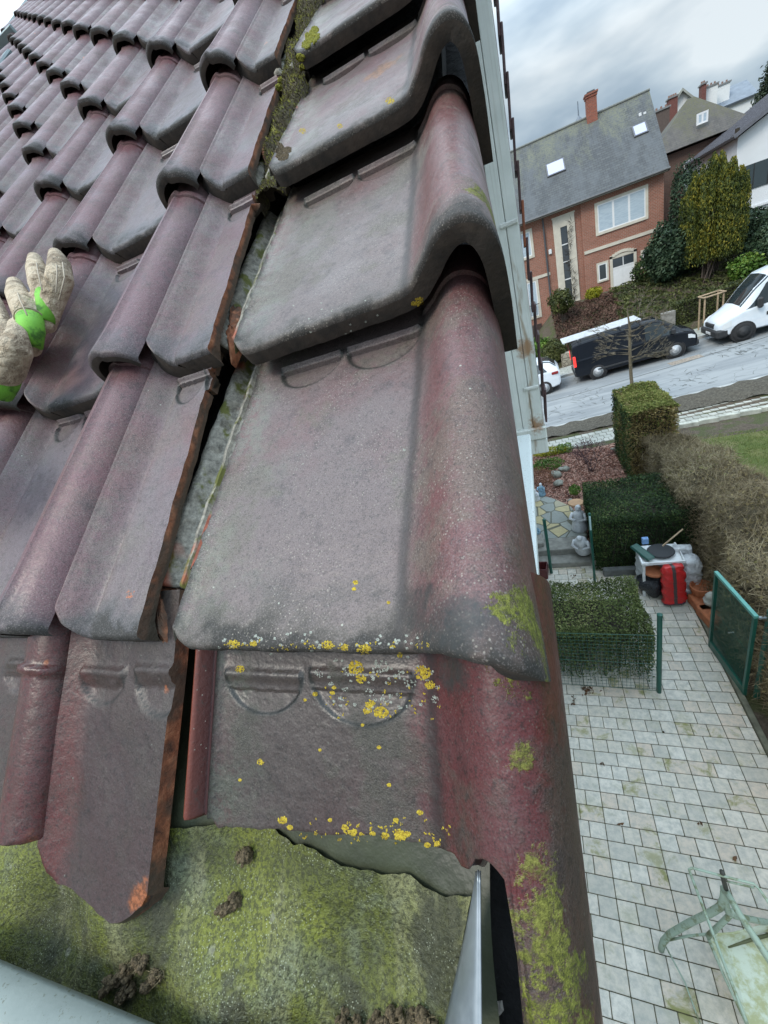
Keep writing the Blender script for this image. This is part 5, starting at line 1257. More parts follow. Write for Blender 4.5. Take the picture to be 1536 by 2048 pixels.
m = MB(); m.box(18.4, 22.6, 60.5, 66, 2, 7.4); m.build('side_wing', WT, h); roofslab(h, 18.3, 22.8, 60.2, 7.3, 63, 9.0, .2, GS, name='wing_roof')
h, x0, x1, ze, zt = gable_house('small white gabled house at the right end of the skyline', (1480, 186), 3.4, 62, WT, PR, 3, 1.1, 2); MB().box(x0 + 1.3, x0 + 2.3, 61.95, 62, ze - 1.0, ze - .3).build('window', GLASS, h)
def chim(px, w_, Y, top, bot, label, mat, pots=2):
    a = V(*top, Y); b = V(*bot, Y); h = thing('chimney_stack', label, 'chimney', (a[0], Y, b[2]))
    at0(MB().box(a[0] - w_ / 2, a[0] + w_ / 2, Y, Y + .8, b[2] - 1.5, a[2] - .25).build('stack', mat, h), h)
    at0(MB().box(a[0] - w_ / 2 - .08, a[0] + w_ / 2 + .08, Y - .08, Y + .88, a[2] - .25, a[2] - .13).build('cap', simple('cap_grey', (.2, .2, .2)), h), h)
    m = MB()
    for i in range(pots): m.lathe([(.09, 0), (.07, .2)], 8, Matrix.Translation((a[0] - w_ / 2 + w_ * (i + .5) / pots, Y + .4, a[2] - .13)))
    at0(m.build('pot', simple('pot_clay', (.2, .11, .08)), h), h)
DB = simple('dark_red_brick', (.15, .06, .05), .9, var=.2)
chim(0, .35, 59, (1409, 161), (1404, 200), 'thin dark red chimney left of the two white chimneys', DB, 2)
chim(0, 1.1, 59.5, (1422, 166), (1420, 205), 'white chimney right of the thin red chimney', WT, 4)
chim(0, 1.0, 61, (1448, 162), (1444, 195), 'second white chimney, standing alone to the right', WT, 3)
chim(0, .7, 58, (1347, 188), (1342, 212), 'broad brick chimney left of the white gabled house', DB, 4)
chim(0, 1.0, 50, (1325, 212), (1322, 225), 'low dark chimney just right of the slate roof', simple('soot_brick', (.10, .075, .065), .9), 3)
sp_ = V(1157, 232, 46); m = MB(); m.lathe([(1.5, -1.7), (.05, 0), (.03, .9)], 4, Matrix.Translation(tuple(sp_))); props(m.build('turret_roof', GS), 'pointed slate turret behind the ridge of the brick house', 'turret')

# golden yew: many upright plumes
YEW = leafmat('yew_leaf', [(0, (.014, .026, .008)), (.4, (.055, .078, .015)), (.72, (.15, .155, .02)), (1, (.34, .27, .03))], .6, .2)
yb = np.array([9.1, 26.8, -3.25]); yw = thing('golden_yew', 'large golden green upright yew beside the brick house', 'tree', tuple(yb))
Pl, Nl, Ul = [], [], []
for i in range(95):
    a = rnd.uniform(0, 6.28); q = math.sqrt(rnd.random()); bx, by = q * 1.12 * math.cos(a), q * 1.1 * math.sin(a)
    ht = 4.95 - 1.3 * q ** 2 + rnd.uniform(-.35, .25) - (.85 if bx < -.7 else 0) * abs(bx + .7) ; z0 = rnd.uniform(.55, 1.15) + .2 * q
    n_ = 760; t_ = rng.random(n_) ** .8; th_ = rng.uniform(0, 6.28, n_)
    rad = .21 * np.sqrt(np.clip(1 - t_ ** 2.5, 0, 1)) * (.75 + .3 * rng.random(n_)) + .02
    lean = .22 * t_
    Pl.append(np.c_[bx * (1 + lean * .6) + rad * np.cos(th_), by * (1 + lean * .6) + rad * np.sin(th_), z0 + t_ * (ht - z0)]); Nl.append(np.c_[np.cos(th_), np.sin(th_), np.full(n_, .4)])
leaves('foliage', np.concatenate(Pl), .11, YEW, yw, normal=np.concatenate(Nl), jit=.5, updir=(0, 0, 1.2), aspect=.35)
A, B, W_ = [], [], []
for i in range(24):
    a = rnd.uniform(0, 6.28); q = rnd.uniform(.2, 1.1); A.append((rnd.gauss(0, .3), rnd.gauss(0, .25), -.3)); B.append((q * math.cos(a), q * math.sin(a), 3.2)); W_.append(.05)
strands('trunk', A, B, np.array(W_), simple('grey_brown_bark', (.10, .075, .06), .9, var=.3), yw)
# shrubs on the bank
RHO = leafmat('rhododendron_leaf', [(0, (.010, .022, .012)), (.5, (.030, .060, .030)), (1, (.09, .13, .07))], .6, .1, .3)
OLV = leafmat('olive_leaf', [(0, (.02, .03, .01)), (.5, (.07, .085, .025)), (1, (.17, .18, .06))], .5, .2)
def bank(x, y): return (x, y, zterr(x, y) - .05)
shrub('rhododendron', 'big dark rhododendron at the right corner of the brick house', bank(7.75, 27.6), (1.15, 1.1, 1.35), 9000, .16, RHO)
shrub('shrub', 'dark tall shrub between the brick house and the yew', bank(8.7, 29.0), (.75, .7, 2.3), 6000, .14, RHO)
shrub('shrub', 'pale green leafy shrub right of the yew trunk', bank(10.3, 25.9), (.75, .6, .62), 2600, .15, GRL, inner=.5)
shrub('shrub', 'dark glossy shrub at the right edge of the photo', bank(11.5, 26.4), (1.2, 1.0, .9), 6500, .15, RHO)
shrub('shrub', 'broad dark shrub under the white house', bank(11.2, 28.6), (1.4, .9, .75), 6500, .15, RHO)
shrub('shrub', 'low dark shrub under the side window by the front door', bank(6.9, 28.6), (.75, .5, .55), 2500, .12, DKL)
shrub('shrub', 'yellow shrub in front of the tall stair window', bank(4.2, 28.6), (.42, .35, .33), 1400, .12, YGL)
shrub('small_tree', 'small green leaved tree left of the tall stair window', bank(2.35, 27.0), (.62, .5, .62), 2800, .13, OLV, trunk=.75, cat='tree')
shrub('shrub', 'round green clipped shrub near the black van roof load', bank(1.62, 24.3), (.62, .55, .60), 5000, .09, OLV, trunk=.05)
shrub('shrub', 'pale leafy shrub behind the round clipped shrub', bank(1.0, 25.1), (.5, .5, .75), 2500, .14, GRL)
dead = leafmat('dead_leaf', [(0, (.03, .018, .014)), (.5, (.10, .055, .04)), (1, (.19, .12, .09))], .9, .05)
C = np.c_[rng.uniform(1.9, 5.2, 9000), rng.uniform(24.3, 28.6, 9000), np.zeros(9000)]; C[:, 2] = [zterr(a, b) + .03 + .12 * abs(math.sin(a * 5 + b * 3)) for a, b, _ in C]
props(leaves('leaf_litter', C, .12, dead), 'red brown bushy ground cover on the bank below the brick house', 'ground cover', kind='stuff')
C = np.c_[rng.uniform(5.0, 13, 12000), rng.uniform(24.6, 29, 12000), np.zeros(12000)]; C[:, 2] = [zterr(a, b) + .03 + .16 * abs(math.sin(a * 4 + b * 5)) for a, b, _ in C]
props(leaves('ground_ivy', C, .13, OLV), 'olive green ground cover on the bank under the yew', 'ground cover', kind='stuff')
def slant_hedge(label, x0, x1, y0, y1, h, n, mat, size=.09):
    z0 = zterr((x0 + x1) / 2, y0); hh = thing('front_hedge', label, 'hedge', ((x0 + x1) / 2, (y0 + y1) / 2, z0)); M_ = .075
    P, N = boxpts(n, x0, x1, y0, y1, z0, z0 + h); xm = (x0 + x1) / 2; P[:, 2] += (P[:, 0] - xm) * M_
    at0(leaves('foliage', P, size, mat, hh, normal=N), hh)
    m = MB(); m.add([(x, y, z + (x - xm) * M_) for x, y, z in [(a, b, c) for c in (z0 - .3, z0 + h - .1) for b in (y0 + .1, y1 - .1) for a in (x0 + .1, x1 - .1)]], [(0, 2, 3, 1), (4, 5, 7, 6), (0, 1, 5, 4), (2, 6, 7, 3), (0, 4, 6, 2), (1, 3, 7, 5)])
    at0(m.build('dense_inside', BRK, hh), hh)
slant_hedge('low brown green hedge above the roof of the black van', 3.55, 6.35, 23.75, 24.35, .85, 7000, BRL); slant_hedge('olive hedge behind the staked tree frame', 6.9, 12.5, 24.1, 24.8, 1.1, 13000, OLV)
stw = (lambda t: (t.col(t.mix(t.mr(t.vor(t.pos(), 4.5, 'DISTANCE_TO_EDGE'), .02, .06, 1, 0), t.ramp(t.sep(t.vor(t.pos(), 4.5, out='Color'))[0], [(0, (.24, .21, .16)), (1, (.40, .37, .30))]), (.10, .09, .07))), t.bump(t.vor(t.pos(), 4.5, 'DISTANCE_TO_EDGE'), .6, .05), t.m)[-1])(NT('rubble_stone', .9))
props(MB().box(1.9, 3.4, 23.8, 24.2, -5.4, -4.55, .03).build('stone_wall', stw), 'rubble stone retaining wall left of the black van', 'wall')
props(MB().box(6.4, 6.95, 23.8, 24.1, -5.2, -3.85, .02).build('concrete_pillar', simple('rough_concrete', (.22, .21, .19), .9, var=.3, bump=.5)), 'rough concrete pillar between the two front hedges', 'pillar')
MB_ = MB(); MB_.blob((7.35, 28.1, zterr(7.35, 28.1) + .25), .16, 10, 8, .1, 1.4); props(MB_.build('red_pot', simple('red_glaze', (.4, .03, .03), .3)), 'small red pot at the foot of the rhododendron', 'pot')
# dark cedar at the top right
cd = V(1528, 165, 52); ctop = V(1545, 108, 52)[2]; ct = thing('cedar', 'dark conifer at the top right corner above the roofs', 'tree', (cd[0] + 1.1, 52, ctop - 10.2))
CED = leafmat('cedar_needle', [(0, (.010, .020, .012)), (.6, (.030, .05, .028)), (1, (.07, .09, .05))], .6, .05)
Pl = []
for i in range(25):
    z_ = 3.0 + i * .30; L_ = 3.4 - .125 * i; a = rnd.uniform(0, 6.28)
    for k in range(5):
        a2 = a + k * 1.257; t_ = rng.random(150) ** .6; n_ = 150; Pl.append(np.c_[t_ * L_ * math.cos(a2) + rng.normal(0, .28, n_), t_ * L_ * math.sin(a2) + rng.normal(0, .28, n_), z_ - .3 * t_ + rng.normal(0, .12, n_)])
leaves('foliage', np.concatenate(Pl), .30, CED, ct, aspect=.4); m = MB(); m.tube([(0, 0, -3), (0, 0, 10.4)], [.35, .05], 8); m.build('trunk', BRK, ct)

# bare street tree
tb = V(1265, 775, 15.0); tz = zterr(tb[0], 15) + .05; st = thing('street_tree', 'bare young street tree with knotted crown in front of the black van', 'tree', (tb[0], 15.0, tz))
m = MB(); m.tube([(0, 0, 0), (.01, 0, .6), (-.03, .02, 1.2), (-.05, 0, 2.0), (-.03, .03, 2.7), (-.10, 0, 3.3)], [.06, .055, .05, .045, .035, .012], 8); bk = simple('lichened_bark', (.13, .11, .075), .9, var=.4, scale=20, bump=.5); m.build('trunk', bk, st)
A, B, W_ = [], [], []
for i in range(22):
    z_ = rnd.uniform(1.6, 2.9); a = rnd.uniform(0, 6.28); el = rnd.uniform(-.05, .5)
    branch(Vector((-.04, 0, z_)), Vector((math.cos(a), math.sin(a), el)).normalized(), rnd.uniform(.32, .52), 4, A, B, W_, .024)
strands('branches', A, B, np.array(W_), bk, st)
# wooden tree stake frame
sf = thing('stake_frame', 'square wooden stake frame beside the front of the white van', 'tree stake', (8.0, 22.95, zterr(8.0, 22.95))); WD = simple('pale_stake_wood', (.34, .25, .16), .8, var=.3)
for a, b in ((-.30, -.30), (.36, -.30), (.36, .30), (-.30, .30)): MB().lathe([(.035, 0), (.035, 1.48 + .06 * a)], 8, Matrix.Translation((a, b, 0))).build('post', WD, sf)
for a0_, a1_ in (((-.36, -.34), (.42, -.34)), ((-.36, .34), (.42, .34)), ((-.34, -.36), (-.34, .36)), ((.40, -.36), (.40, .36))):
    m = MB(); m.tube([(a0_[0], a0_[1], 1.44 + .06 * a0_[0]), (a1_[0], a1_[1], 1.44 + .06 * a1_[0])], .035, 6); m.build('rail', WD, sf)
shrub('shrub', 'small green plant at the foot of the stake frame', (7.95, 22.6, zterr(7.9, 22.6)), (.3, .2, .22), 700, .08, DKL, stems=0)

# ------------------------------------------------------------------ vehicles: lofted bodies with patches for glass and trim
PT = [(0.0, 'b'), (.12, 'l'), (.35, 'm'), (.58, 'k'), (.64, 'k2'), (.82, 't'), (.90, 't2'), (1.0, 'c')]
def vbody(st):
    xs = [q[0] for q in st]; arr = np.array([q[1:] for q in st], float)
    def at(x): return [float(np.interp(x, xs, arr[:, i])) for i in range(arr.shape[1])]
    def pt(x, t, off=0.):
        zb, zk, zt, w_, wt = at(x); s_ = 1 if t <= 1 else -1; t_ = t if t <= 1 else 2 - t
        Y = [w_ * .90, w_ * .985, w_, w_ * .985, w_ * .96, wt, wt * .86, 0]; Z = [zb, zb + .06, (zb + zk) * .5, zk - .02, zk + .04, zt - .09, zt - .012, zt + .03]
        T_ = [q[0] for q in PT]
        return Vector((x, s_ * float(np.interp(t_, T_, Y)), float(np.interp(t_, T_, Z))))
    def p(x, t, off=0.):
        q = pt(x, t)
        if off:
            e_ = .01; dx = pt(x + e_, t) - pt(x - e_, t); dt = pt(x, min(2, t + e_)) - pt(x, max(0, t - e_)); n_ = dt.cross(dx).normalized()
            c_ = Vector((x, 0, 1.0));
            if n_.dot(q - c_) < 0: n_ = -n_
            q = q + n_ * off
        return q
    return p
def vehicle(name, label, st, paint, loc, rot, glass, wheels, extra, group=None, trim=None, L=0):
    v = thing(name, label, 'van' if 'van' in name else 'car', loc, group, rot); p = vbody(st)
    xs = sorted(set([q[0] for q in st] + list(np.linspace(st[0][0], st[-1][0], 46)))); T_ = sorted(set([q[0] for q in PT] + list(np.linspace(0, 1, 21))))
    T2 = T_ + [2 - t for t in T_[::-1][1:]]
    g = [[tuple(p(x, t)) for t in T2] for x in xs]; m = MB().grid(g); n = len(T2); m.f.append(tuple(range(n))); m.m.append(0); m.f.append(tuple((len(xs) - 1) * n + i for i in range(n))); m.m.append(0)
    b = m.build('body', paint, v, smooth=True); b.data.set_sharp_from_angle(angle=R(40))
    for nm, x0, x1, t0, t1, mt in glass:
        k, j = 12, 8; q = [[tuple(p(x0(f2) + (x1(f2) - x0(f2)) * f1 if callable(x0) else x0 + (x1 - x0) * f1, t0 + (t1 - t0) * f2, .008)) for f2 in [b_ / j for b_ in range(j + 1)]] for f1 in [a_ / k for a_ in range(k + 1)]]
        MB().grid(q).build(nm, mt, v, smooth=True)
    ty = simple('tyre', (.02, .02, .021), .85); 
    for x, r_, rimm, hub in wheels:
        for sg in (-1, 1):
            w_ = st[2][4]; M = Matrix.Translation((x, sg * (w_ - .10), r_)) @ Matrix.Rotation(-sg * math.pi / 2, 4, 'X')
            a = MB().lathe([(r_ * 1.16, -.2), (r_ * 1.16, .085)], 24, M).build('wheel_arch', ty, v)
            t_ = MB().lathe([(r_ * .55, -.12), (r_ * .95, -.12), (r_, -.07), (r_, .08), (r_ * .95, .115), (r_ * .66, .118)], 26, M).build('wheel', ty, v, smooth=True)
            MB().lathe([(r_ * .665, .119), (r_ * .60, .108), (r_ * .42, .104), (r_ * .36, .122), (r_ * .16, .122), (r_ * .14, .130), (.001, .130)], 22, M).build('rim', rimm, t_, smooth=True)
            m = MB()
            for i in range(8):
                M2 = M @ Matrix.Rotation(i * math.pi / 4, 4, 'Z'); m.box(r_ * .44, r_ * .54, -.02, .02, .105, .110, 0, M2)
            m.build('rim_hole', ty, t_)
    extra(v, p)
    return v
VG = NT('vehicle_glass', .06, 0, .8).col((.022, .030, .034)).m
BLK = (lambda t: (t.col((.006, .008, .013)), t.m)[-1])(NT('black_car_paint', .22, 0, .35)); WHP = (lambda t: (setattr(t.b.inputs['Coat Weight'], 'default_value', .5), t.col(t.ramp(t.noise(t.pos(), 4, 4), [(.3, (.60, .66, .72)), (.7, (.70, .74, .78))])), t.m)[-1])(NT('white_car_paint', .35))
STEEL = simple('silver_steel', (.55, .56, .57), .35, .6); BLKP = simple('black_plastic', (.025, .026, .028), .6); LAMP = NT('lamp_lens', .08, 0, .8).col((.65, .68, .70)).m
TAIL = (lambda t: (t.col((.7, .02, .02)), t.put(t.b.inputs['Emission Color'], (1, .05, .04)), setattr(t.b.inputs['Emission Strength'], 'default_value', .8), t.m)[-1])(NT('tail_lamp', .2))
def bev_(x0, x1, y0, y1, z0, z1, nm, mt, v, b=.02): return MB().box(x0, x1, y0, y1, z0, z1, b).build(nm, mt, v)
slope = -math.atan(.06)
st_b = [(0, .42, 1.05, 1.72, .86, .72), (.04, .34, 1.08, 1.82, .92, .77), (.3, .28, 1.10, 1.90, .95, .80), (1.5, .26, 1.10, 1.93, .955, .80), (3.1, .26, 1.08, 1.92, .955, .79), (3.55, .26, 1.07, 1.86, .955, .77), (3.95, .27, 1.05, 1.58, .95, .74), (4.35, .28, 1.02, 1.24, .94, .74), (4.48, .28, .98, 1.14, .93, .76), (4.75, .29, .90, 1.04, .90, .74), (4.92, .30, .78, .92, .85, .70), (5.0, .34, .66, .78, .76, .6), (5.02, .40, .58, .66, .7, .5)]
def ex_b(v, p):
    bev_(-.03, .10, -.90, .90, .36, .58, 'bumper', BLKP, v, .04); bev_(4.78, 5.05, -.80, .80, .26, .52, 'bumper', BLKP, v, .05)
    bev_(.98, 4.0, -.975, -.94, .42, .50, 'side_trim', BLKP, v, .01)
    for sg in (-1, 1):
        bev_(-.015, .10, sg * .92 - .05, sg * .92 + .05, .85, 1.35, 'taillight', TAIL, v, .02)
        MB().grid([[tuple(p(4.62 + .27 * f, (.42 + .13 * g_) if sg < 0 else 2 - (.42 + .13 * g_), .012)) for g_ in (0, .33, .66, 1)] for f in (0, .25, .5, .75, 1)]).build('headlight', LAMP, v, smooth=True)
        bev_(4.0, 4.14, sg * 1.0 - .09, sg * 1.0 + .09, 1.08, 1.30, 'mirror', BLKP, v, .03)
    r_ = MB()
    for i in range(9): r_.box(-.35, 2.95, -.72 + i * .17, -.72 + i * .17 + .07, 2.06, 2.10, .008)
    for x_ in (-.30, .3, 1.2, 2.1, 2.9): r_.box(x_, x_ + .05, -.75, .75, 2.035, 2.058)
    rr = r_.build('roof_load', simple('white_aluminium', (.62, .65, .68), .4, .3), v); v.scale = (.92, .92, .92)
    m = MB()
    for x_ in (.4, 1.4, 2.4):
        for sg in (-1, 1): m.box(x_, x_ + .04, sg * .74 - .015, sg * .74 + .015, 1.88, 2.035)
    m.build('roof_bracket', BLKP, v)
    MB().grid([[tuple(p(x_, t_, .006)) for t_ in (.58, .70, .82)] for x_ in (2.82, 2.835)]).build('door_seam', BLKP, v)
glb = [('windscreen', 3.62, 4.36, .86, 1.14, VG), ('side_window', lambda f: 3.02, lambda f: 4.28 - .62 * f, .64, .81, VG), ('side_window', lambda f: 3.02, lambda f: 3.66 + .62 * f, 2 - .81, 2 - .64, VG)]
xa = 2.10; 
vehicle('black_van', 'black delivery van carrying a white aluminium roof rack load, parked uphill', st_b, BLK, (xa + .15, 21.1, zroad(xa + .15, 21.1)), (0, slope, 0), glb, [(.98, .34, STEEL, 1), (4.12, .34, STEEL, 1)], ex_b)
# flip windows: the near side is -Y = t in (1,2)
st_w = [(0, .45, 1.15, 2.2, .95, .82), (.1, .35, 1.2, 2.3, 1.02, .88), (1.5, .32, 1.22, 2.36, 1.03, .88), (3.3, .32, 1.22, 2.36, 1.03, .88), (3.75, .32, 1.2, 2.28, 1.03, .86), (4.2, .33, 1.18, 1.88, 1.02, .82), (4.65, .34, 1.14, 1.38, 1.0, .80), (4.85, .35, 1.06, 1.24, .98, .78), (5.2, .36, .92, 1.05, .94, .72), (5.38, .38, .80, .92, .86, .6), (5.44, .42, .66, .78, .78, .5)]
def ex_w(v, p):
    v.scale = (.94, .94, .94); bev_(5.05, 5.50, -.95, .95, .30, .66, 'bumper', BLKP, v, .08); bev_(5.30, 5.475, -.45, .45, .68, .86, 'grille', BLKP, v, .02); bev_(5.47, 5.51, -.26, .26, .42, .53, 'number_plate', WP, v, .005)
    for sg in (-1, 1):
        MB().grid([[tuple(p(5.0 + .28 * f, (.36 + .20 * g_) if sg > 0 else 2 - (.36 + .20 * g_), .014)) for g_ in (0, .33, .66, 1)] for f in (0, .25, .5, .75, 1)]).build('headlight', LAMP, v, smooth=True)
        bev_(4.05, 4.22, sg * 1.12 - .10, sg * 1.12 + .10, 1.15, 1.55, 'mirror', BLKP, v, .05)
        bev_(2.1, 3.9, sg * 1.035 - .02, sg * 1.035 + .02, .78, .92, 'side_trim', BLKP, v, .015)
glw = [('windscreen', 3.80, 4.66, .84, 1.16, VG), ('side_window', lambda f: 3.35, lambda f: 4.55 - .66 * f, .64, .80, VG), ('side_window', lambda f: 3.35, lambda f: 3.89 + .66 * f, 2 - .80, 2 - .64, VG)]
xw = 7.42 + 5.12
vehicle('white_van', 'tall white panel van with black bumper facing downhill at the right edge', st_w, WHP, (xw, 21.0, zroad(xw, 21.0)), (0, -slope, math.pi), glw, [(4.62, .36, BLKP, 1), (1.1, .36, BLKP, 1)], ex_w)
st_c = [(0, .35, .85, 1.0, .80, .62), (.08, .26, .92, 1.12, .86, .66), (.35, .22, .95, 1.38, .90, .64), (.8, .20, .96, 1.50, .91, .62), (1.8, .20, .95, 1.52, .91, .62), (2.5, .20, .94, 1.40, .91, .62), (3.2, .22, .92, 1.0, .90, .68), (3.9, .25, .80, .90, .86, .66), (4.1, .3, .6, .7, .75, .5)]
def ex_c(v, p):
    for sg in (-1, 1): bev_(.06, .34, sg * .86 - .05, sg * .86 + .05, .80, .92, 'taillight', simple('dark_red_lens', (.25, .02, .02), .2), v, .02)
    bev_(-.02, .1, -.7, .7, .3, .45, 'bumper', BLKP, v, .03)
glc = [('rear_window', .12, .62, .84, 1.16, VG), ('side_window', lambda f: .5 + .25 * f, lambda f: 2.9 - .5 * f, .64, .80, VG), ('side_window', lambda f: .75 - .25 * f, lambda f: 2.4 + .5 * f, 2 - .80, 2 - .64, VG)]
xc_ = 1.62
vehicle('white_car', 'small white hatchback with dark rear window behind the corner board', st_c, WHP, (xc_, 20.9, zroad(xc_, 20.9)), (0, -slope, math.pi), glc, [(.72, .31, STEEL, 1), (3.2, .31, STEEL, 1)], ex_c)
# ------------------------------------------------------------------ gloved hand of a worker gripping the tiles at the left edge
def wp(u, v, h): return roofpt(*RF(u, v, h))
LEA = (lambda t: (t.col(t.mix(t.mr(t.noise(t.pos(), 26, 5, .7), .46, .64, 0, .8), t.ramp(t.noise(t.pos(), 90, 5, .7), [(.3, (.36, .28, .19)), (.7, (.60, .51, .38))]), (.16, .115, .075))), t.bump(t.noise(t.pos(), 320, 4, .7), .5, .0015), t.bump(t.noise(t.pos(), 75, 4), 1, .010), t.m)[-1])(NT('suede_leather', .9))
GRC = (lambda t: (t.col(t.mix(t.mr(t.noise(t.pos(), 60, 4, .6), .5, .66), (.16, .44, .04), (.05, .16, .02))), t.bump(t.noise(t.pos(), 700, 2), .4, .001), t.m)[-1])(NT('green_stretch_cloth', .7))
hb_ = wp(20, 690, .08); hand = thing('gloved_hand', 'hand in beige leather work glove with green cloth, gripping the tiles at the left edge', 'gloved hand', tuple(hb_))
def fpath(pts): return [wp(u, v, h) for u, v, h in pts]
def capsule(m, pts, rad, n=12):
    P = fpath(pts); Q, Rr = [], []
    for i in range(len(P) - 1):
        for k in range(5): f = k / 5; Q.append(P[i].lerp(P[i + 1], f)); Rr.append(rad[i] * (1 - f) + rad[i + 1] * f)
    Q.append(P[-1]); Rr.append(rad[-1]); d = (Q[0] - Q[1]).normalized(); r0 = Rr[0]
    cap = [(Q[0] + d * r0 * math.sin(a), max(.0004, r0 * math.cos(a))) for a in (1.5, 1.2, .9, .6, .3)]
    d2 = (Q[-1] - Q[-2]).normalized(); r1 = Rr[-1]; cap2 = [(Q[-1] + d2 * r1 * math.sin(a), max(.0004, r1 * math.cos(a))) for a in (.3, .6, .9, 1.2, 1.5)]
    L = cap + list(zip(Q, Rr)) + cap2; m.tube([p for p, _ in L], [r for _, r in L], n)
F = {'index': ([(112, 510, .084), (119, 530, .094), (119, 560, .094), (106, 600, .088), (94, 650, .080)], [.0100, .0145, .0165, .0145, .0110]),
     'middle': ([(70, 518, .090), (74, 540, .099), (82, 570, .097), (90, 600, .090), (92, 650, .082)], [.0100, .0135, .0148, .0120, .0100]),
     'ring': ([(30, 568, .094), (36, 590, .103), (52, 622, .101), (64, 655, .092), (62, 695, .086)], [.0105, .0145, .0165, .0138, .0120]),
     'little': ([(-16, 585, .085), (-9, 610, .09), (3, 645, .09), (16, 685, .085)], [.008, .0115, .013, .014])}
m = MB()
for k_, (a, b) in F.items(): capsule(m, a, b)
capsule(m, [(28, 648, .104), (34, 668, .108), (30, 700, .106), (8, 738, .10)], [.007, .011, .018, .022])
capsule(m, [(8, 700, .085), (-45, 712, .085), (-110, 725, .08)], [.026, .034, .032])
capsule(m, [(50, 690, .082), (20, 718, .080), (-20, 735, .08)], [.014, .021, .028])
capsule(m, [(86, 640, .076), (62, 680, .074), (34, 705, .075)], [.010, .013, .018])
capsule(m, [(-110, 735, .09), (-260, 800, .12), (-420, 860, .2)], [.034, .045, .050])
g = m.build('glove', LEA, hand); at0(g, hand); rm = g.modifiers.new('r', 'REMESH'); rm.mode = 'VOXEL'; rm.voxel_size = .0022; rm.use_smooth_shade = True
sm = g.modifiers.new('s', 'SMOOTH'); sm.factor = .6; sm.iterations = 3
for pts, rad in (([(90, 590, .092), (93, 612, .090), (92, 645, .084)], [.0118, .0112, .0100]), ([(60, 640, .0985), (64, 660, .096), (62, 692, .090)], [.0148, .0138, .0122]), ([(22, 740, .092), (6, 756, .094), (-14, 776, .094)], [.014, .019, .022])):
    m = MB(); m.tube(fpath(pts), rad, 16); at0(m.build('green_cloth', GRC, hand, smooth=True), hand)
SEAM = simple('seam_piping', (.40, .34, .26), .8)
def strip(pts, r_=.0007):
    m = MB(); m.tube(fpath(pts), r_, 5); at0(m.build('seam', SEAM, hand, smooth=True), hand)
def ring(c0, c1, r_, name='seam'):
    a = wp(*c0); d = (wp(*c1) - a).normalized(); M = Matrix.Translation(a) @ d.to_track_quat('Z', 'Y').to_matrix().to_4x4(); m = MB()
    m.tube([M @ Vector((r_ * math.cos(t), r_ * math.sin(t), 0)) for t in np.linspace(0, 6.3, 26)], .0010, 6, False); at0(m.build(name, SEAM, hand, smooth=True), hand)
for sp in ([(72, 520, .1035), (76, 545, .1135), (84, 580, .110)], [(112, 512, .0955), (114, 545, .1105), (112, 585, .106)], [(30, 570, .1055), (40, 600, .1185), (54, 630, .116)], [(125, 525, .100), (129, 555, .107), (118, 600, .100)]): strip(sp, .0009)
ring((89, 588, .092), (93, 612, .090), .0124); ring((59, 638, .0985), (64, 660, .096), .0154)

# ------------------------------------------------------------------ garden swing frame, lower right
SWG = (lambda t: (t.col(t.mix(t.mr(t.noise(t.pos(), 12, 5, .7), .48, .62, 0, .8), (.30, .38, .30), (.13, .14, .05))), t.m)[-1])(NT('algae_green_paint', .55))
SWC = (lambda t: (t.col(t.mix(t.mr(t.noise(t.pos(), 7, 5, .7), .42, .62, 0, .8), (.50, .56, .46), (.30, .31, .13))), t.bump(t.noise(t.pos(), 25, 3), .3, .01), t.m)[-1])(NT('faded_canvas', .8))
foot = G(1325, 1895, GZ + .03); sw = thing('garden_swing', 'old pale green garden swing seat with algae stained canvas on the terrace', 'swing seat', (foot[0] + .5, foot[1] - .2, GZ))
def gp3(u, v, z): return Vector(G(u, v, GZ + z))
def bar(name, pts, r_, mt=SWG, n=8): m = MB(); m.tube([gp3(*p) for p in pts], r_, n); return at0(m.build(name, mt, sw, smooth=True), sw)
bar('leg', [(1322, 1899, .03), (1326, 1884, .16), (1340, 1868, .30), (1380, 1845, .55), (1420, 1826, .80), (1440, 1814, .92), (1447, 1800, 1.0), (1449, 1776, 1.08)], .026)
bar('leg', [(1449, 1776, 1.08), (1452, 1805, 1.0), (1456, 1824, .92), (1470, 1832, .85), (1520, 1842, .6), (1575, 1852, .35)], .022)
bar('top_bar', [(1446, 1772, 1.10), (1480, 1830, 1.10), (1540, 1922, 1.10), (1620, 2060, 1.10)], .024)
bar('seat_support', [(1416, 1872, .55), (1440, 1850, .70), (1468, 1822, .95)], .020)
bar('canopy_rail', [(1500, 2062, 1.35), (1440, 1905, 1.35), (1382, 1750, 1.35), (1378, 1739, 1.35), (1385, 1736, 1.35), (1445, 1752, 1.35), (1508, 1768, 1.35), (1520, 1780, 1.35), (1560, 1840, 1.35)], .0095)
bar('canopy_rail', [(1455, 1763, 1.30), (1508, 1775, 1.30)], .008)
bar('canopy_post', [(1444, 1743, 1.38), (1447, 1760, 1.28), (1452, 1778, 1.12)], .016, simple('dark_bolt', (.05, .05, .04), .6))
bar('stay', [(1330, 1890, .10), (1370, 1965, .06), (1400, 2048, .03), (1420, 2100, .03)], .006)
bar('stay', [(1340, 1880, .25), (1375, 1872, .38), (1416, 1868, .52)], .010)
m = MB(); A = [gp3(*q) for q in ((1414, 1871, .52), (1455, 1893, .42), (1540, 1870, .42), (1600, 1990, .42), (1640, 2080, .42), (1530, 2080, .42), (1500, 2060, .42))]
m.poly([A[0], A[1], A[6]]); m.poly([A[1], A[2], A[3], A[4], A[5], A[6]][:6])
o = at0(m.build('seat_canvas', SWC, sw), sw); md = o.modifiers.new('t', 'SOLIDIFY'); md.thickness = .012
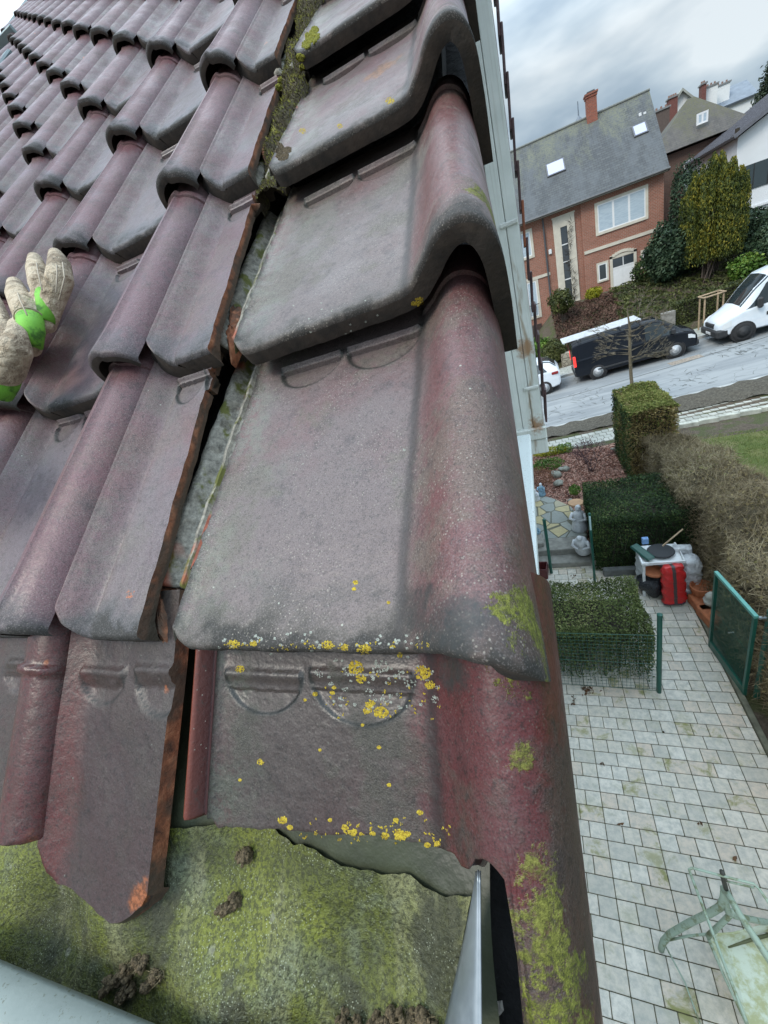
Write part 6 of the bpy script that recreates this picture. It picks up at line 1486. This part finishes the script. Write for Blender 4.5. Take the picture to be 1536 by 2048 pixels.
m = MB(); m.poly([gp3(1414, 1871, .54), gp3(1455, 1893, .44), gp3(1540, 1862, .46), gp3(1540, 1850, .56), gp3(1465, 1868, .56)]); o = at0(m.build('armrest', SWC, sw), sw); md = o.modifiers.new('t', 'SOLIDIFY'); md.thickness = .012
bar('seat_rail', [(1414, 1871, .53), (1450, 1955, .45), (1500, 2062, .42)], .012); bar('seat_rail', [(1455, 1893, .43), (1500, 1880, .45), (1545, 1868, .47)], .012, simple('dark_green_tube', (.08, .09, .04), .6))

# ------------------------------------------------------------------ things stored in the corner behind the terrace
TER = simple('terracotta', (.38, .13, .055), .75, var=.25, scale=9, bump=.3); SACK = (lambda t: (t.col(t.ramp(t.noise(t.pos(), 9, 4), [(.3, (.45, .48, .50)), (.7, (.68, .70, .72))])), t.bump(t.noise(t.pos(), 22, 3, .6), 1, .03), t.m)[-1])(NT('white_plastic_sack', .35))
REDP = (lambda t: (lambda o_: (t.col(t.mix(t.mr(t.math('ABSOLUTE', t.math('SUBTRACT', t.sep(o_)[0], -.01)), .022, .028, 1, 0), t.mix(t.mr(t.sep(o_)[2], .05, .065, 1, 0), (.55, .025, .025), (.03, .035, .08)), (.07, .06, .06))), t.bump(t.noise(o_, 18, 3, .6), 1, .02), t.m)[-1])(t.obj()))(NT('red_plastic_bag', .3))
def pillow(name, mat, w_, h_, d_, parent=None, seed=0, pinch=.5):
    rr = random.Random(seed); P = []
    n1, n2 = 18, 28
    for i in range(n2 + 1):
        f = i / n2; z = h_ * f; row = []
        sc = min(1, (f / .06) ** .5 if f > 0 else 0.0) if f < .06 else 1; sc2 = 1 - (pinch * max(0, (f - .72) / .28)) ** 1.5
        for k in range(n1 + 1):
            a = 2 * math.pi * k / n1; ca, sa = math.cos(a), math.sin(a)
            x = w_ / 2 * np.sign(ca) * abs(ca) ** .45 * (.93 + .07 * sc) * (1 - .15 * max(0, f - .85) / .15); y = d_ / 2 * np.sign(sa) * abs(sa) ** .6 * max(.12, sc * sc2)
            y += .010 * math.sin(f * 31 + ca * 4 + seed) + .006 * math.sin(f * 57 + ca * 9); x += .010 * math.sin(f * 23 + seed) + .006 * math.sin(f * 49 + seed * 2)
            row.append((x, y, z))
        P.append(row)
    m = MB().grid(P); m.f.append(tuple(range(n1))); m.m.append(0); m.f.append(tuple(n2 * (n1 + 1) + i for i in range(n1))); m.m.append(0)
    return m.build(name, mat, parent, smooth=True)
rb = G(1352, 1212); o = pillow('red_bag', REDP, .33, .74, .17, None, 3); o.location = (rb[0] - .01, rb[1] + .04, GZ + .012); o.rotation_euler = (R(-8), 0, R(8)); props(o, 'tall red plastic bag with dark stripe standing on the paving', 'bag')
for nm, px, w_, h_, d_, rz, lb in (('white_sack', (1292, 1172), .22, .62, .34, .2, 'white plastic sack left of the black rubbish bag'), ('white_sack', (1380, 1186), .26, .70, .34, .1, 'white plastic sack behind the right side of the red bag'), ('white_sack', (1362, 1170), .30, .78, .22, -.1, 'white plastic sack directly behind the red bag')):
    c = G(*px); o = pillow(nm, SACK, w_, h_, d_, None, int(w_ * 100)); o.location = (c[0], c[1] + .05, GZ + .012); o.rotation_euler = (0, 0, rz); props(o, lb, 'sack')
BLB = (lambda t: (t.col((.015, .017, .022)), t.bump(t.noise(t.pos(), 25, 3, .6), 1, .03), t.m)[-1])(NT('black_bin_bag', .25))
c = G(1305, 1195); o = MB().blob((0, 0, .2), .20, 16, 12, .25, 1.0, 4).build('rubbish_bag', BLB, smooth=True); o.location = (c[0], c[1] + .1, GZ + .01); props(o, 'black rubbish bag slumped between the hedge and the red bag', 'bag')
tp_ = [gp3(*q) for q in ((1277, 1106, .80), (1355, 1092, .80), (1376, 1124, .80), (1293, 1136, .80))]
tb_ = thing('plastic_table', 'white plastic table stacked with lids behind the red bag', 'table', (2.0, 6.3, GZ)); wpl = simple('white_plastic', (.68, .70, .70), .4)
m = MB(); cz = GZ + .78; X0, X1, Y0, Y1 = 1.80, 2.42, 6.02, 6.56
at0(MB().box(X0, X1, Y0, Y1, GZ + .70, GZ + .73, .01).build('tabletop', wpl, tb_), tb_)
at0(MB().box(X0, X1, Y0, Y0 + .03, GZ + .731, GZ + .76, .008).box(X0, X0 + .03, Y0 + .03, Y1, GZ + .731, GZ + .76, .008).box(X1 - .03, X1, Y0 + .03, Y1, GZ + .731, GZ + .76, .008).build('rim', wpl, tb_), tb_)
for a, b in ((X0 + .04, Y0 + .04), (X1 - .04, Y0 + .04), (X0 + .04, Y1 - .04), (X1 - .04, Y1 - .04)): at0(MB().box(a - .02, a + .02, b - .02, b + .02, GZ + .01, GZ + .70).build('leg', wpl, tb_), tb_)
o = MB().lathe([(.19, 0), (.20, .015), (.19, .03), (.001, .035)], 24).build('round_lid', simple('black_lid', (.02, .022, .025), .6), smooth=False); o.location = (2.14, 6.30, GZ + .765); props(o, 'flat round black lid lying on the white table', 'lid')
o = MB().box(-.07, .07, -.24, .24, 0, .05, .03).build('watering_trough', simple('dark_green_plastic', (.012, .07, .055), .4)); o.location = (1.87, 6.28, GZ + .775); o.rotation_euler = (0, R(-12), R(22)); props(o, 'dark green plastic trough tipped on the left of the white table', 'trough')
o = MB().box(-.05, .05, -.04, .04, 0, .12, .01).build('blue_carton', simple('blue_carton', (.20, .35, .62), .5)); o.location = (1.98, 6.62, GZ + .73); props(o, 'small light blue carton at the back of the white table', 'carton')
o = MB().lathe([(.14, 0), (.16, .03), (.15, .05), (.001, .055)], 18).build('pot_saucer', TER); o.location = (2.0, 6.1, GZ + .48); props(o, 'terracotta saucer under the white table', 'saucer')
m = MB(); m.tube([gp3(1325, 1092, 1.0), gp3(1366, 1058, 1.25)], .012, 6); props(m.build('wooden_stick', WD), 'thin wooden stick leaning against the dark hedge above the table', 'stick')
m = MB(); m.tube([gp3(1357, 1098, .95), gp3(1372, 1135, .5), gp3(1390, 1172, .02)], .009, 6); props(m.build('white_rod', wpl), 'white rod leaning from the table down to the terracotta pot', 'rod')
def pot(name, c, r_, h_, lb, z=0., mat=None, rot=(0, 0, 0)):
    o = MB().lathe([(r_ * .68, 0), (r_ * .9, h_ * .8), (r_, h_ * .8), (r_ * 1.02, h_), (r_ * .9, h_), (r_ * .86, h_ * .8), (r_ * .82, h_ * .72), (.001, h_ * .7)], 24, caps=False).build(name, mat or TER, smooth=False); o.location = (c[0], c[1], GZ + z); o.rotation_euler = rot; return props(o, lb, 'pot')
c = G(1398, 1205); pot('flower_pot', (c[0] + .02, c[1], 0), .155, .30, 'open terracotta pot with thick rim beside the red bag', .06)
for i, (px, lb) in enumerate((((1395, 1225), 'upper of two long terracotta troughs behind the gate'), ((1413, 1250), 'lower of two long terracotta troughs behind the gate'))):
    c = G(*px); o = MB().box(-.09, .09, -.20, .20, 0, .17, .015).build('trough', TER); o.location = (c[0] + .05, c[1] + .05, GZ + .03); o.rotation_euler = (0, 0, R(12)); props(o, lb, 'trough')
c = G(1418, 1228); o = MB().lathe([(.05, 0), (.10, .04), (.11, .10), (.06, .14), (.09, .17), (.04, .24), (.001, .26)], 18).build('garden_lantern', simple('pale_stone_lantern', (.50, .52, .48), .8), smooth=True); o.location = (c[0] + .02, c[1], GZ + .2); props(o, 'small pale stone lantern on the terracotta trough', 'lantern')
o = MB().lathe([(.10, 0), (.12, .02), (.001, .02)], 18).build('pot_saucer', TER); c = G(1438, 1232, GZ + .2); o.location = tuple(c); props(o, 'reddish saucer behind the gate mesh', 'saucer')
c = G(1083, 1158); cr = simple('dark_red_plastic', (.09, .018, .020), .4)
o = MB().box(-.17, .14, -.14, .14, 0, .02).box(-.17, .14, -.14, -.12, .02, .24, .006).box(-.17, .14, .12, .14, .02, .24, .006).box(.12, .14, -.12, .12, .02, .24, .006).box(-.17, -.15, -.12, .12, .02, .24, .006).build('crate', cr); o.location = (c[0] + .0, c[1] + .12, GZ + .012); o.rotation_euler = (0, 0, R(-6)); props(o, 'dark red plastic crate at the foot of the left green post', 'crate')
# ceramic figures
CER = simple('white_ceramic', (.62, .64, .66), .35, var=.15, scale=20, bump=.5, bscale=18); BLC = simple('blue_glaze', (.20, .33, .42), .3, var=.5, scale=18)
def figure(lb, c, h_, mat, lean=0., second=None, wide=1.):
    t_ = thing('garden_statue', lb, 'statue', tuple(c)); r_ = h_ * .24 * wide
    MB().lathe([(r_ * 1.1, 0), (r_ * 1.15, h_ * .08), (r_ * .95, h_ * .3), (r_ * .7, h_ * .52), (r_ * .78, h_ * .66), (r_ * .4, h_ * .76), (r_ * .2, h_ * .8), (.001, h_ * .81)], 18).build('robe', mat, t_, smooth=True)
    MB().blob((0, -.01, h_ * .88), h_ * .10, 12, 9, .05, 1.2).build('head', second or mat, t_, smooth=True)
    for sg in (-1, 1):
        m = MB(); m.tube([(sg * r_ * .75, 0, h_ * .66), (sg * r_ * 1.05, -r_ * .5, h_ * .48), (sg * r_ * .25, -r_ * 1.0, h_ * .50)], [h_ * .07, h_ * .06, h_ * .04], 8); m.build('arm', mat, t_, smooth=True)
    t_.rotation_euler = (lean, 0, R(-20)); return t_
figure('white ceramic figure with a tan rim at the left side of the large dark hedge', G(1160, 1058, LV), .62, CER)
hat = MB().lathe([(.14, 0), (.17, .02), (.16, .05), (.10, .05)], 18).build('terracotta_ring', simple('tan_clay', (.45, .27, .15), .7)); hat.location = tuple(G(1152, 1008, LV + .32)); props(hat, 'tan clay bowl behind the white ceramic figure', 'bowl')
figure('white ceramic figure leaning forward on the flagstones beside the green post', G(1168, 1098, LV), .55, CER, R(28), wide=1.1)
figure('small blue and white figurine at the upper left of the flagstone path', G(1084, 990, LV), .36, BLC, 0, CER)
figure('small white figurine beside the blue one at the white ledge', G(1073, 1000, LV), .34, CER, .1)
figure('blue glazed figurine on the low stone pedestal left of the steps', G(1075, 1075, LV), .34, BLC, 0, CER)
m = MB().box(-.22, .12, -.2, .2, 0, .12, .02); o = m.build('pedestal', stepm); c = G(1076, 1085, LV); o.location = (c[0], c[1], LV - .0); props(o, 'low grey stone slab under the blue glazed figurine', 'pedestal')
# fallen leaves
C = []
for u, v, n_, s_ in ((1180, 1384, 26, 9), (1172, 1380, 10, 6), (1145, 1400, 4, 5), (1148, 1412, 4, 3), (1205, 1530, 5, 3), (1143, 1071, 5, 3), (1145, 1155, 5, 4), (1470, 1720, 3, 2), (1300, 1290, 3, 2), (1400, 1650, 3, 2), (1240, 1650, 2, 2), (1330, 1470, 2, 4)):
    for _ in range(n_): g_ = G(u + rnd.gauss(0, s_), v + rnd.gauss(0, s_ * .5)); C.append((g_[0], g_[1], GZ + .02 + rnd.uniform(0, .02)))
props(leaves('dead_leaves', np.array(C), .05, leafmat('brown_leaf', [(0, (.05, .03, .02)), (1, (.19, .10, .05))], .9, 0)), 'brown dead leaves blown onto the pale paving', 'fallen leaves', kind='stuff')
# manhole / patch plate in the road
c = V(1375, 722, 18.2); 
def roadpt(x, y): return (x, y, zroad(x, y) + .006)
c = G(1372, 722, zroad(5.6, 19)); m = MB(); m.poly([roadpt(c[0] - .55, c[1] - .28), roadpt(c[0] + .55, c[1] - .22), roadpt(c[0] + .5, c[1] + .25), roadpt(c[0] - .6, c[1] + .2)]); props(m.build('road_patch', simple('rusty_patch', (.26, .22, .18), .9, var=.4, scale=14)), 'small brownish repair patch in the asphalt', 'road patch')
def roadcurve(name, pts, w_, mat, lb, k='road crack'):
    m = MB(); P = []
    for u, v in pts:
        q = G(u, v, zroad(3, 18)); q = G(u, v, zroad(q[0], q[1])); a = roadpt(q[0], q[1] - w_ / 2); b = roadpt(q[0], q[1] + w_ / 2); P.append([a, b])
    m.grid(P); return props(m.build(name, mat), lb, k)
roadcurve('road_seam', [(1090, 805), (1150, 790), (1230, 766), (1300, 745), (1360, 727), (1420, 707), (1480, 688), (1540, 668)], .05, simple('tar_seam', (.07, .075, .075), .7, var=.3), 'dark tar seam running along the middle of the road')
m = MB(); A, B = [], []
for cx, cy, n_, sp in ((1360, 765, 26, 30), (1460, 700, 34, 34), (1120, 830, 24, 26), (1180, 805, 22, 30), (1500, 690, 20, 26), (1400, 740, 10, 30)):
    for _ in range(n_):
        u, v = cx + rnd.gauss(0, sp), cy + rnd.gauss(0, sp * .28); L_ = rnd.uniform(5, 14); a = rnd.choice((0.3, 1.7, 2.3)) + rnd.gauss(0, .35)
        q = G(u, v, zroad(3, 18)); q = G(u, v, zroad(q[0], q[1])); a_ = roadpt(q[0], q[1]); dx, dy = math.cos(a) * L_ * .022, math.sin(a) * L_ * .028; b_ = roadpt(q[0] + dx, q[1] + dy); n2 = Vector((-dy, dx, 0)).normalized() * .011
        if not (15.6 < a_[1] < 22 and 15.6 < b_[1] < 22): continue
        m.add([Vector(a_) + n2, Vector(a_) - n2, Vector(b_) - n2 * .4, Vector(b_) + n2 * .4], [(0, 1, 2, 3)])
props(m.build('asphalt_cracks', simple('crack_dark', (.045, .05, .045), .9)), 'network of dark cracks in the asphalt', 'cracks', kind='stuff')
